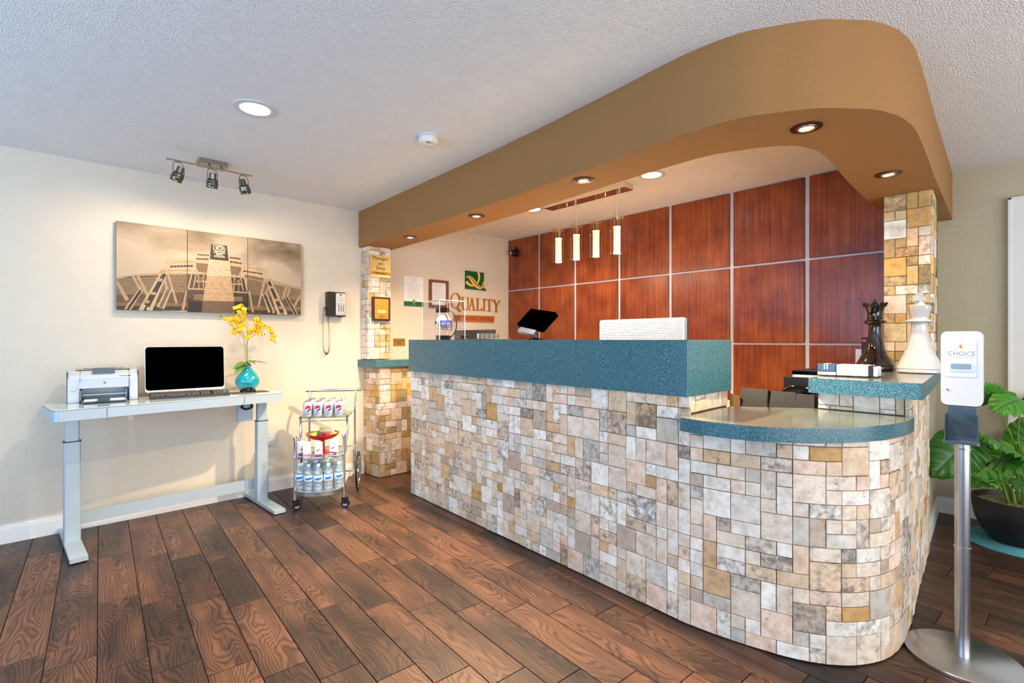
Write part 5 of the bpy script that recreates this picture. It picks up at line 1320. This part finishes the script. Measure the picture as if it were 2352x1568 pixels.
# local x = picture right, local -y toward the viewer
MB().box(-0.055, 0.052, -0.045, 0.045, 0, 0.034).build('stand_base', BLACKG, hd_, bevel=0.004)
MB().tube(smooth_path([(0.045, 0, 0.02), (0.070, 0, 0.032), (0.096, 0, 0.075), (0.103, 0, 0.13), (0.088, 0, 0.19), (0.062, 0, 0.228), (0.04, 0, 0.234)], 6), 0.0045, 8).build('stand_arc', BLACKP, hd_)
MB().rbox(-0.008, 0, 0.10, 0.07, 0.214, 0.252, 0.012).build('magnet_head', BLACKG, hd_, bevel=0.006)
hm = thing('mini_helmet', 'miniature white football helmet with blue visor and dark striped crown', 'helmet', (2.27, 3.24, 1.385), math.radians(-43+38))
sh = MB(); sh.sph((0, 0.004, -0.002), 0.064, 32, (0.90, 1.12, 1.06)); so = sh.build('shell', mat('helmet_white', (236, 236, 240), 0.15, coat=0.5), hm)
bm = bmesh.new(); bm.from_mesh(so.data)
bmesh.ops.bisect_plane(bm, geom=bm.verts[:]+bm.edges[:]+bm.faces[:], plane_co=(0, 0, -0.048), plane_no=(0, 0, -1), clear_outer=True)
dl = [f_ for f_ in bm.faces if f_.calc_center_median().y < -0.026 and f_.calc_center_median().z < 0.014]
bmesh.ops.delete(bm, geom=dl, context='FACES'); bm.to_mesh(so.data); bm.free()
so.modifiers.new('t', 'SOLIDIFY').thickness = 0.003
for dx, wd in ((-0.006, 0.0035), (0.0, 0.004), (0.006, 0.0035)):
    v = []; f_ = []
    for k in range(15):
        a = -0.35+2.1*k/14; y, z = -0.0723*math.cos(a), 0.0648*math.sin(a)
        v += [(dx-wd/2, y, z), (dx+wd/2, y, z)]
    for k in range(14): f_.append((2*k, 2*k+1, 2*k+3, 2*k+2))
    MB().add(v, f_, True).build('crown_stripe', mat('stripe_maroon' if dx == 0 else 'stripe_black', (96, 22, 32) if dx == 0 else (30, 20, 22), 0.4), hm) if True else None
vi = MB(); v = []; f_ = []
for k in range(13):
    a = -1.05+2.1*k/12
    for z in (-0.022, 0.004, 0.016): v.append((0.056*math.sin(a), -0.070*math.cos(a)-0.004, z))
for k in range(12):
    for j in (0, 1): f_.append((3*k+j, 3*k+3+j, 3*k+4+j, 3*k+1+j))
vi.add(v, f_, True).build('visor', mat('visor_blue', (86, 96, 220), 0.12, coat=0.5), hm)
fm = MB()
def cage(z, rx, ry, a0, a1, dz=0.0): return [(rx*math.sin(a), -ry*math.cos(a)-0.004, z-dz*math.cos(a)) for a in [a0+(a1-a0)*k/16 for k in range(17)]]
fm.tube(cage(0.014, 0.059, 0.074, -1.25, 1.25), 0.0022, 6); fm.tube(cage(-0.022, 0.060, 0.080, -1.25, 1.25), 0.0022, 6)
fm.tube(cage(-0.034, 0.058, 0.086, -1.2, 1.2), 0.0022, 6); fm.tube(cage(-0.040, 0.050, 0.088, -1.1, 1.1, 0.02), 0.0022, 6)
for x in (-0.02, 0.02): fm.tube([(x, -0.078, 0.014), (x, -0.083, -0.022), (x*0.9, -0.088, -0.034), (x*0.8, -0.088, -0.058)], 0.002, 6)
for s in (-1, 1): fm.tube([(s*0.058, -0.02, 0.012), (s*0.062, -0.03, -0.01), (s*0.058, -0.03, -0.034)], 0.0022, 6)
fm.build('face_mask', BLACKP, hm)
MB().lathe([(0.014, 0), (0.014, 0.002)], 16, Tm(-0.0585, 0.02, 0.0) @ Ry(-PI/2)).build('ear_emblem', mat('emblem_dark', (50, 24, 28), 0.4), hm)

# dark monitor behind the counter and small card terminals
SLV = mat('gunmetal', (56, 57, 64), 0.25, 0.4)
wt_ = thing('work_surface', 'pale maple work surface behind the tall counter', 'desk', (2.9, 2.3, 0))
mp_ = mat('maple_laminate', (222, 178, 128), 0.4, noise=(4, 0.1))
MB().prism([(2.52, 3.45), (2.52, 1.12), (2.78, 0.775), (3.42, 0.775), (3.42, 3.45)], 0.80, 0.835, Tm(-2.9, -2.3, 0)).build('top', mp_, wt_)
for (x0, x1, y0, y1) in ((2.53, 3.38, 3.40, 3.43), (2.53, 3.38, 2.2, 2.23), (2.82, 3.38, 0.79, 0.82)): MB().box(x0-2.9, x1-2.9, y0-2.3, y1-2.3, 0, 0.80).build('support_panel', mp_, wt_)
t = thing('monitor', 'dark computer monitor seen from behind at the far end of the counter', 'monitor', (2.9, 3.62, 0.836))
MB().prism([(-0.30, -0.255), (0.30, -0.255), (0.285, 0.0), (-0.285, 0.0)], 0, 0.035, Tm(0, 0, 0.505) @ Rz(-PI/2) @ Rx(PI/2)).build('monitor_back', SLV, t, bevel=0.008)
MB().box(0.0, 0.03, -0.03, 0.03, 0.012, 0.40).build('neck', BLACKP, t, bevel=0.003)
MB().lathe([(0.11, 0), (0.11, 0.008), (0.04, 0.014)], 28, Tm(0.02, 0, 0)).build('foot', BLACKP, t)
t = thing('card_terminal', 'small black card reader on the counter right of the acrylic cube', 'card reader', (2.437, 3.225, 1.25), math.radians(-90))
MB().box(-0.045, 0.05, -0.033, 0.033, 0, 0.042).build('terminal_body', BLACKP, t, bevel=0.005)
MB().box(-0.028, 0.028, -0.035, -0.033, 0.006, 0.028).build('card_slot', GREYP, t)
t = thing('receipt_printer', 'low black slotted device on the counter in front of the dark monitor', 'device', (2.41, 2.86, 1.25), math.radians(-43))
MB().box(-0.085, 0.080, -0.04, 0.04, 0, 0.046).build('device_body', BLACKP, t, bevel=0.005)
for k in range(4): MB().box(-0.055+k*0.035, -0.027+k*0.035, -0.043, -0.040, 0.008, 0.038).build('button_block', GREYP, t, bevel=0.001)
MB().box(-0.079, -0.065, -0.045, -0.04, 0.004, 0.046).build('bright_edge', STEEL, t)
cp_ = smooth_path([(2.30, 3.06, 1.254), (2.26, 2.98, 1.254), (2.29, 2.93, 1.254), (2.27, 2.86, 1.254), (2.24, 2.80, 1.254), (2.30, 2.68, 1.254), (2.40, 2.60, 1.254)], 6)
tag(MB().tube(cp_, 0.004, 6).build('counter_cable', BLACKP), 'loose black cable on the tall counter between the small black devices', 'cable')

# tablet on a ball-joint stand
t = thing('tablet_stand', 'matte black tablet tilted on a black ball-joint stand in the middle of the tall counter', 'tablet', (2.28, 2.235, 1.25))
o_ = Vector((2.28, 2.235, 1.25))
A_ = at_x(1189, 748, 2.29); B_ = at_x(1237, 714, 2.37); D_ = at_x(1246, 760, 2.22)
X_ = (D_-A_); Lx = X_.length; X_.normalize(); Y_ = (B_-A_); Z_ = X_.cross(Y_).normalized(); Y_ = Z_.cross(X_); Ly = (B_-A_).dot(Y_)
MT = Matrix((X_, Y_, Z_)).transposed().to_4x4(); MT.translation = A_-o_
MB().prism(rrect(Lx/2, Ly/2, Lx, Ly, 0.012, 4), -0.014, 0.014, MT).build('tablet_case', BLACKM, t, bevel=0.003)
MB().prism(rrect(Lx/2, Ly/2, Lx-0.03, Ly-0.03, 0.006, 4), 0.0142, 0.0150, MT).build('tablet_screen', BLACKM, t)
MB().box(0.05, Lx-0.06, -0.045, 0.0, -0.016, 0.004, MT).build('card_swipe', mat('swipe_blue_black', (40, 44, 66), 0.3), t, bevel=0.003)
cc = (A_+X_*Lx*0.62+Y_*Ly*0.30)-o_
MB().lathe([(0.062, 0), (0.060, 0.004), (0.03, 0.010), (0.018, 0.012)], 32).build('base_disc', BLACKG, t)
MB().cyl((0, 0, 0.01), (0, 0, 0.042), 0.017, 20).build('post', BLACKG, t)
bj = MB(); bj.sph((0, 0, 0.050), 0.015, 14); bj.tube([(0, 0, 0.05), cc*0.75+Vector((0, 0, 0.01)), cc+Z_*-0.014], 0.010, 10); bj.build('ball_joint', GREYP, t)
MB().cyl(Vector((0.006, -0.022, 0.066)), Vector((-0.002, -0.012, 0.066)), 0.011, 14).build('clamp_knob', BLACKP, t)

# white all-in-one seen from behind
t = thing('monitor', 'large white monitor back with fine ridges above the right end of the tall counter', 'monitor', (2.62, 1.665, 0.836))
MB().prism([(-0.285, -0.30), (0.285, -0.30), (0.285, 0), (-0.285, 0)], 0, 0.03, Tm(0, 0, 0.53) @ Rz(-PI/2) @ Rx(PI/2)).build('screen_slab', GREYP, t, loc=(0.031, 0, 0), bevel=0.003)
MB().prism(rrect(0, -0.15, 0.586, 0.312, 0.016, 5), 0, 0.028, Tm(0, 0, 0.534) @ Rz(-PI/2) @ Rx(PI/2)).build('white_back', mat('monitor_white', (140, 143, 152), 0.4), t, bevel=0.005)
rg_ = MB()
for k in range(30): rg_.box(-0.0295, -0.0283, -0.28, 0.28, 0.235+k*0.0098, 0.239+k*0.0098)
rg_.build('ridges', mat('ridge_white', (156, 160, 168), 0.4), t)
MB().box(-0.01, 0.02, -0.05, 0.05, 0.01, 0.26).build('neck', WHITEP, t, bevel=0.004)
MB().prism(rrect(0.02, 0, 0.18, 0.24, 0.03), 0, 0.012).build('foot', WHITEP, t, bevel=0.002)

# ============================================================ BEHIND THE LOW COUNTER
DZ2 = 0.8355
og = thing('desk_organizer', 'black stepped desktop organizer behind the low rounded counter', 'organizer', (2.86, 1.08, DZ2))
def ph_(x, y, X): return at_x(x, y, X)-Vector((2.86, 1.08, DZ2))
ORG = mat('organizer_black', (28, 26, 28), 0.4)
for (xa, xb, yt, X) in ((1702, 1764, 890, 2.84), (1771, 1828, 897, 2.82), (1829, 1871, 904, 2.80)):
    a = ph_(xa, yt, X); b_ = ph_(xb, yt, X); z1 = a.z
    v = [(a.x, a.y, z1), (b_.x, b_.y, z1), (b_.x-0.05, b_.y-0.01, 0), (a.x-0.05, a.y-0.0, 0)]
    v += [(p[0]+0.012, p[1], p[2]) for p in v]
    MB().add(v, [(0, 1, 2, 3), (7, 6, 5, 4), (0, 4, 5, 1), (1, 5, 6, 2), (2, 6, 7, 3), (3, 7, 4, 0)]).build('divider_panel', ORG, og, bevel=0.001)
    MB().box(a.x+0.012, a.x+0.06, b_.y, b_.y+0.004, 0, z1*0.93).build('side_wall', ORG, og)
a = ph_(1676, 903, 2.86); b_ = ph_(1700, 903, 2.80)
MB().add([(a.x, a.y, a.z), (b_.x, b_.y, a.z-0.004), (b_.x, b_.y, 0), (a.x, a.y, 0), (a.x+0.01, a.y+0.004, a.z), (b_.x+0.01, b_.y+0.004, a.z-0.004), (b_.x+0.01, b_.y+0.004, 0), (a.x+0.01, a.y+0.004, 0)], [(0, 1, 2, 3), (7, 6, 5, 4), (0, 4, 5, 1), (1, 5, 6, 2), (2, 6, 7, 3), (3, 7, 4, 0)]).build('end_panel', mat('organizer_brown', (88, 70, 58), 0.35), og)
# letter trays
lt_ = thing('letter_tray', 'stack of black letter trays with papers behind the low counter', 'letter tray', (3.17, 0.93, DZ2))
x_ = lambda px, py, X=3.05: at_x(px, py, X)-Vector((3.17, 0.93, DZ2))
q1 = x_(1800, 864); q2 = x_(1868, 864)
MB().box(-0.12, 0.16, q2.y-0.10, q1.y, 0.0, q1.z).build('lower_box', BLACKP, lt_, bevel=0.002)
MB().box(-0.122, -0.12, q2.y-0.10, q1.y-0.001, q1.z*0.52, q1.z*0.53).build('box_seam', GREYP, lt_)
MB().box(-0.13, 0.16, q2.y-0.10, q1.y+0.05, 0.03, 0.05).build('base_shelf', BLACKP, lt_)
q3 = x_(1818, 850); 
MB().box(-0.115, 0.15, q2.y-0.10, q3.y-0.004, q1.z+0.001, q1.z+0.012).build('papers', MATS['white_paper'], lt_)
tr_ = MB(); tr_.box(-0.12, 0.16, q2.y-0.10, q3.y, q3.z-0.004, q3.z); tr_.box(-0.12, 0.16, q3.y-0.004, q3.y, q1.z+0.012, q3.z-0.004); tr_.box(0.156, 0.16, q2.y-0.10, q3.y, q1.z, q3.z-0.004); tr_.build('top_tray', BLACKP, lt_)
# desk phone handset
dp = thing('desk_phone', 'black desk phone handset rising behind the organizer', 'phone', (2.98, 1.00, DZ2))
q = lambda px, py: at_x(px, py, 2.97)-Vector((2.98, 1.00, DZ2))
pts = smooth_path([q(1798, 903), q(1808, 893), q(1826, 888), q(1846, 890), q(1860, 897)], 5)
MB().tube(pts, [0.012]*len(pts), 10).build('handset', BLACKG, dp)
e1 = q(1853, 900); MB().box(e1.x-0.018, e1.x+0.018, e1.y-0.020, e1.y+0.024, e1.z-0.022, e1.z+0.006).build('earpiece', BLACKG, dp, bevel=0.006)
MB().box(-0.045, 0.055, -0.06, 0.12, 0, 0.035).build('phone_base', BLACKP, dp, bevel=0.006)

# ============================================================ ON THE RAISED SLAB
SZ = 1.0702
def chess(name, label, loc, prof, m, extra):
    t = thing(name, label, 'chess piece', loc)
    MB().lathe(prof, 48).build('piece_body', m, t)
    extra(t, m); return t
BG = mat('black_glaze', (20, 11, 8), 0.05, coat=1.0); WG = mat('white_glaze', (196, 194, 194), 0.12, coat=0.6)
Qp = [(0.086, 0), (0.100, 0.006), (0.104, 0.018), (0.100, 0.028), (0.103, 0.034), (0.100, 0.042), (0.088, 0.062), (0.070, 0.086), (0.058, 0.104), (0.061, 0.108), (0.058, 0.114), (0.050, 0.128), (0.042, 0.165), (0.036, 0.205), (0.033, 0.250), (0.034, 0.262), (0.040, 0.268), (0.058, 0.276), (0.061, 0.284), (0.054, 0.292), (0.044, 0.298), (0.042, 0.304), (0.046, 0.308), (0.041, 0.314), (0.040, 0.322), (0.045, 0.350), (0.056, 0.378), (0.050, 0.378), (0.034, 0.366), (0.0001, 0.384)]
Qp = [(r*0.925, z) for r, z in Qp]
def queen_top(t, m):
    for k in range(8):
        a = 2*PI*k/8; mb = MB()
        v = []
        for (da, z) in ((-0.30, 0.372), (0, 0.396), (0.30, 0.372)):
            for r_ in (0.048, 0.058+(0.004 if da == 0 else 0)): v.append((r_*math.cos(a+da), r_*math.sin(a+da), z))
        mb.add(v, [(0, 2, 4), (1, 5, 3), (0, 1, 3, 2), (2, 3, 5, 4), (4, 5, 1, 0)]); mb.build('crown_point', m, t)
    b = MB(); b.sph((0, 0, 0.400), 0.013, 16); b.lathe([(0.008, 0.380), (0.007, 0.392)], 12); b.build('crown_ball', m, t)
chess('chess_queen', 'large glossy black ceramic chess queen on the raised teal slab', (3.52, 0.674, SZ), Qp, BG, queen_top)
Kp = [(0.092, 0), (0.108, 0.004), (0.110, 0.012), (0.107, 0.020), (0.110, 0.026), (0.106, 0.036), (0.092, 0.070), (0.074, 0.104), (0.072, 0.116), (0.066, 0.120), (0.058, 0.150), (0.048, 0.190), (0.041, 0.230), (0.039, 0.262), (0.041, 0.268), (0.060, 0.274), (0.067, 0.280), (0.060, 0.287), (0.044, 0.291), (0.043, 0.304), (0.046, 0.308), (0.059, 0.362), (0.054, 0.364), (0.030, 0.368), (0.020, 0.386), (0.0001, 0.388)]
Kp = [(r*0.92, z) for r, z in Kp]
def king_top(t, m):
    mb = MB(); P = [(-0.010, 0.378), (0.010, 0.378), (0.012, 0.392), (0.034, 0.388), (0.034, 0.416), (0.012, 0.412), (0.016, 0.434), (-0.016, 0.434), (-0.012, 0.412), (-0.034, 0.416), (-0.034, 0.388), (-0.012, 0.392)]
    mb.prism(P, -0.010, 0.010, Rz(math.radians(-47+20)) @ Rx(PI/2)); mb.build('crown_cross', m, t, bevel=0.003)
chess('chess_king', 'large glossy white ceramic chess king beside the black queen', (3.46, 0.466, SZ), Kp, WG, king_top)
# card encoder
dv = thing('key_card_encoder', 'white and dark blue key-card encoder at the left end of the raised slab', 'device', (2.87, 0.655, SZ), math.radians(3))
DBL = mat('encoder_blue', (62, 88, 112), 0.25); EW = mat('encoder_white', (232, 232, 236), 0.25)
MB().box(-0.05, 0.07, -0.085, 0.045, 0.005, 0.058).build('white_housing', EW, dv, bevel=0.005)
MB().box(-0.052, 0.07, 0.048, 0.125, 0.022, 0.060).build('blue_housing', DBL, dv, bevel=0.004)
MB().box(-0.052, 0.07, 0.047, 0.125, 0.005, 0.021).build('lower_lip', EW, dv, bevel=0.003)
for y in (0.082, 0.094): MB().box(-0.0535, 0.03, y-0.0025, y+0.0025, 0.034, 0.0615).build('white_stripe', EW, dv)
MB().box(-0.053, 0.06, -0.100, -0.086, 0.012, 0.057).build('end_slot', BLACKP, dv)
MB().box(-0.045, 0.065, -0.120, -0.101, 0.005, 0.052).build('end_cap', EW, dv, bevel=0.006)
for (fx, fy) in ((-0.035, 0.09), (-0.035, 0.02), (-0.035, -0.06), (-0.035, -0.105), (0.045, 0.01)): MB().box(fx-0.005, fx+0.005, fy-0.008, fy+0.008, 0, 0.005).build('rubber_foot', BLACKP, dv)
MB().lathe([(0.002, 0), (0.002, 0.0008)], 8, Tm(-0.052, 0.10, 0.014) @ Ry(-PI/2)).build('status_light', BLACKP, dv)
# light switch and red-lit reader on the cherry wall
a = at_x(1971, 822, 3.975)
t = thing('wall_switch', 'pale wall plate with a dark dial on the cherry panels left of the black queen', 'switch', (3.978, a.y-0.03, a.z))
MB().box(-0.006, 0, -0.045, 0.045, -0.06, 0.06).build('cover_plate', WHITEP, t, bevel=0.002)
MB().lathe([(0.026, 0), (0.022, 0.012), (0.0001, 0.012)], 20, Tm(-0.006, -0.005, 0) @ Ry(-PI/2)).build('dial', BLACKP, t)
a = at_x(1984, 795, 3.975)
t = thing('alarm_keypad', 'dark wall device with a red light behind the black queen', 'alarm', (3.978, a.y-0.02, a.z))
MB().box(-0.02, 0, -0.035, 0.03, -0.055, 0.06).build('device_case', BLACKP, t, bevel=0.003)
MB().box(-0.022, -0.02, 0.005, 0.024, 0.034, 0.042).build('red_lamp', mat('red_glow', (255, 30, 40), 0.4, emis=(255, 20, 30), estr=4), t)

# ============================================================ HAND SANITISER STAND
sn = thing('sanitizer_stand', 'steel floor stand with white hand sanitizer dispenser beside the curved counter end', 'dispenser', (2.612, 0.220, 0), math.radians(-88))
MB().lathe([(0.178, 0), (0.181, 0.002), (0.181, 0.013), (0.178, 0.0155), (0.0001, 0.0155)], 72).build('base_plate', STEEL, sn)
MB().lathe([(0.0235, 0.0155), (0.0235, 1.10)], 36).build('pole', STEEL, sn)
for z in (0.44, 0.825): MB().lathe([(0.0235, z-0.002), (0.0262, z-0.001), (0.0262, z+0.001), (0.0235, z+0.002)], 30, cap=False).build('pole_ring', CHROME, sn)
SX = 0.73
def S_(mb): 
    mb.v = [(v[0]*SX, v[1]*SX if abs(v[1]) > 0.2 else v[1], v[2]) for v in mb.v]; return mb
MB().rbox(0, 1.14, 0.165*SX, 0.285, 0, 0.080, 0.020, Rx(PI/2), seg=6).build('dispenser_body', WHITEP, sn, loc=(0, 0.025, 0), bevel=0.007, seg=3)
FR = -0.0552
MB().rbox(-0.004*SX, 1.178, 0.122*SX, 0.140, 0, 0.0012, 0.005, Rx(PI/2)).build('front_panel', mat('panel_white', (222, 227, 236), 0.3), sn, loc=(0, FR, 0))
MB().rbox(-0.002*SX, 1.148, 0.100*SX, 0.036, 0, 0.003, 0.006, Rx(PI/2)).build('window_frame', WHITEP, sn, loc=(0, FR-0.0012, 0), bevel=0.001)
MB().rbox(-0.002*SX, 1.148, 0.078*SX, 0.020, 0, 0.0010, 0.003, Rx(PI/2)).build('level_window', mat('window_blue_grey', (112, 134, 148), 0.15), sn, loc=(0, FR-0.0042, 0))
text('CHOICE', 0.0245, 'lettering', mat('choice_grey', (120, 124, 136), 0.4), sn, Tm(0.0, FR-0.0014, 1.196) @ Rx(PI/2), 0.0002, 1.05, sx=0.84)
text('COMMITMENT TO CLEAN', 0.0066, 'lettering', mat('choice_light_grey', (150, 154, 164), 0.4), sn, Tm(0.003, FR-0.0014, 1.181) @ Rx(PI/2), 0.0001, 1.1, sx=0.8)
y_ = FR-0.0015
MB().add([(0.0, y_, 1.216), (-0.003, y_, 1.2165), (-0.0068, y_, 1.222), (-0.0068, y_, 1.226), (-0.003, y_, 1.2315), (0.0, y_, 1.232)], [(0, 1, 2, 3, 4, 5)]).build('logo_half', mat('choice_orange', (232, 108, 52), 0.4), sn)
lgm = MB(); lgm.box(0.0012, 0.006, y_-0.0001, y_+0.0003, 1.2265, 1.2315); lgm.box(0.0012, 0.006, y_-0.0001, y_+0.0003, 1.2165, 1.2215); lgm.box(0.0012, 0.0025, y_-0.0001, y_+0.0003, 1.2215, 1.2265); lgm.build('logo_half', mat('choice_yellow', (240, 182, 60), 0.4), sn, kind='stuff')
MB().lathe([(0.0045, 0), (0.0045, 0.002), (0.0025, 0.003), (0.0001, 0.003)], 16, Tm(-0.040, FR, 1.058) @ Rx(PI/2)).build('lock', STEEL, sn)
MB().box(-0.050, 0.050, FR+0.004, 0.0, 0.993, 0.9985).build('nozzle_slot', mat('slot_brown', (110, 84, 70), 0.5), sn)
DT = clear_mat('smoke_acrylic', (92, 112, 128), 0.10, 0.08, 0.45)
tr_ = MB(); tr_.box(-0.041, 0.041, -0.030, -0.026, 0.87, 1.0); tr_.box(-0.048, 0.048, -0.0305, -0.0265, 0.862, 0.962)
tr_.box(-0.048, -0.045, -0.085, -0.03, 0.862, 0.962); tr_.box(0.045, 0.048, -0.085, -0.03, 0.862, 0.962); tr_.build('drip_shield', DT, sn)
tr_ = MB(); tr_.rbox(0, -0.058, 0.104, 0.062, 0.853, 0.862, 0.01); tr_.build('drip_tray', DT, sn)

# ============================================================ PLANT AND MAT
PC = Vector((4.335, 0.105, 0))
tag(MB().lathe([(0.262, 0), (0.264, 0.003), (0.262, 0.006)], 64).build('round_mat', mat('woven_teal', (76, 150, 160), 0.8, bump=(90, 0.6, 2)), None, PC), 'round teal woven mat under the potted plant', 'mat')
for o in [bpy.data.objects['round_mat']]:
    rg = MB()
    for k in range(10): r_ = 0.03+0.025*k; rg.tube([(r_*math.cos(a), r_*math.sin(a), 0.0065) for a in [2*PI*i/48 for i in range(48)]], 0.0035, 5, closed=True)
    rg.build('braid_coil', mat('braid_teal', (104, 176, 184), 0.8), o)
pp = thing('potted_plant', 'large-leaved artificial green plant in a black bowl pot by the sage wall', 'potted plant', PC+Vector((0, 0, 0.0105)))
MB().lathe([(0.11, 0), (0.13, 0.006), (0.175, 0.06), (0.205, 0.13), (0.218, 0.20), (0.220, 0.262), (0.213, 0.264), (0.205, 0.22)], 56).build('pot', mat('black_pot', (30, 29, 31), 0.4, noise=(20, 0.3)), pp)
MB().lathe([(0.206, 0.228), (0.12, 0.240), (0.0001, 0.244)], 40, cap=False).build('soil', mat('dry_moss', (150, 138, 100), 0.95, bump=(80, 1.0, 4), noise=(60, 0.5)), pp)
ms_ = MB(); r3 = random.Random(5)
for k in range(260):
    a = r3.uniform(0, 2*PI); r_ = 0.195*math.sqrt(r3.random()); p = Vector((r_*math.cos(a), r_*math.sin(a), 0.242)); d = Vector((r3.uniform(-1, 1), r3.uniform(-1, 1), r3.uniform(0, .5)))*0.02
    ms_.tube([p, p+d*0.5+Vector((0, 0, 0.005)), p+d], 0.0012, 3)
ms_.build('moss_strands', mat('moss_straw', (176, 164, 122), 0.9), pp, kind='stuff')
# leaf material with veins
m, N, L, b = new_mat('plant_leaf')
oi = N.new('ShaderNodeObjectInfo'); r1 = ramp(N, [(0, (44, 98, 24)), (0.5, (70, 138, 32)), (1, (108, 176, 44))]); L.new(oi.outputs['Random'], r1.inputs[0])
at_ = N.new('ShaderNodeAttribute'); at_.attribute_name = 'vein'
mx = N.new('ShaderNodeMix'); mx.data_type = 'RGBA'; mx.inputs[7].default_value = (*lin((26, 62, 18)), 1); L.new(at_.outputs['Fac'], mx.inputs[0]); L.new(r1.outputs[0], mx.inputs[6])
L.new(mx.outputs[2], b.inputs['Base Color']); b.inputs['Roughness'].default_value = 0.38
b.inputs['Subsurface Weight'].default_value = 0.0
LEAF = m; STM = mat('plant_stem', (120, 150, 60), 0.45)
def big_leaf(cx_, cy_, dpt, tipx, tipy, size, facing=(0, 0, 0), dtip=0.0, wd=0.85, bx=None):
    """centre pixel, depth, tip pixel (direction), size = length in m"""
    c = at_d(cx_, cy_, dpt); tp_ = at_d(tipx, tipy, dpt+dtip); x = (tp_-c).normalized()
    z = (Vector((0, 0, EYE))-c).normalized()+Vector(facing)
    z = (z-x*z.dot(x)).normalized(); y = z.cross(x); base = c-x*size*0.42
    n1, n2 = 34, 16; vs_ = []; vein = []; f = []
    for i in range(n1+1):
        t_ = i/n1
        w_ = size*wd/2*(1.02*math.sin(PI*(0.10+0.90*t_)**0.72)**0.8 if t_ < 1 else 0.0)
        for j in range(-n2, n2+1):
            s = j/n2
            xx = size*t_-size*0.16*(abs(s)**1.2)*(1-t_)**3+size*0.02*math.cos(9*t_)
            rip = 0.010*size/0.2*math.sin(t_*34-abs(s)*6)*abs(s)
            p = base+x*xx+y*(s*w_)+z*(-0.22*size*(t_-0.35)**2+0.10*size*abs(s)-0.16*size*s*s+rip)
            vs_.append(p-pp.location)
            ph2 = (t_*7.0-abs(s)*1.9) % 1.0
            vein.append(1.0 if abs(j) == 0 else max(0.0, 0.7*(1-min(ph2, 1-ph2)/0.16)))
    w2_ = 2*n2+1
    for i in range(n1):
        for j in range(w2_-1): f.append((i*w2_+j, (i+1)*w2_+j, (i+1)*w2_+j+1, i*w2_+j+1))
    me = bpy.data.meshes.new('leaf'); me.from_pydata([tuple(v) for v in vs_], [], f)
    me.polygons.foreach_set('use_smooth', [True]*len(f)); q_ = me.attributes.new('vein', 'FLOAT', 'POINT'); q_.data.foreach_set('value', vein)
    me.materials.append(LEAF); o = bpy.data.objects.new('leaf', me); C.objects.link(o); o.parent = pp
    # stem from the pot to the leaf base
    s0 = Vector((RND.uniform(-0.06, 0.06), RND.uniform(-0.06, 0.06), 0.24)); e = base+x*0.01-z*0.004-pp.location
    mid = s0.lerp(e, 0.5)+Vector((0, 0, 0.06))-(0.12*Vector((e.x-s0.x, e.y-s0.y, 0)))
    MB().tube(smooth_path([s0, mid, e], 8), [0.006-0.003*k/16 for k in range(17)], 7).build('stem', STM, pp)
for a in ((2262, 905, 2.95, 2225, 880, 0.20, (0, 0.3, 0.2), -0.05), (2322, 925, 2.85, 2272, 945, 0.23, (0, 0, 0.5), -0.05), (2302, 1022, 2.80, 2262, 1000, 0.22, (0, 0, 0.9), -0.08),
          (2190, 1046, 2.92, 2160, 1075, 0.31, (0.0, -0.1, 0.0), 0.0), (2262, 1070, 3.05, 2215, 1110, 0.30, (0, 0.3, -0.3), 0.0), (2325, 1062, 2.78, 2365, 1078, 0.21, (0, 0, 0.9), -0.1),
          (2270, 1108, 2.95, 2310, 1122, 0.17, (0, 0.2, 0.9), 0.1), (2345, 1112, 2.85, 2330, 1122, 0.13, (0, 0, 0.3), -0.05), (2250, 1020, 3.05, 2232, 1000, 0.20, (0.2, 0.6, 0.2), 0.0),
          (2372, 985, 3.0, 2392, 960, 0.24, (0, 0, 0.5), 0.0), (2390, 1060, 2.9, 2420, 1075, 0.24, (0, 0, 0.7), 0.0), (2345, 1020, 3.25, 2352, 980, 0.24, (0, 0, 0), 0.0), (2400, 930, 3.1, 2440, 905, 0.24, (0, 0, 0.5), 0.0)):
    big_leaf(*a)
for k in range(9):
    a = 2*PI*k/9; MB().tube([(0.05*math.cos(a), 0.05*math.sin(a), 0.235), (0.08*math.cos(a), 0.08*math.sin(a), 0.33), (0.06*math.cos(a), 0.06*math.sin(a), 0.42)], [0.009, 0.006, 0.003], 7).build('stem', STM, pp)
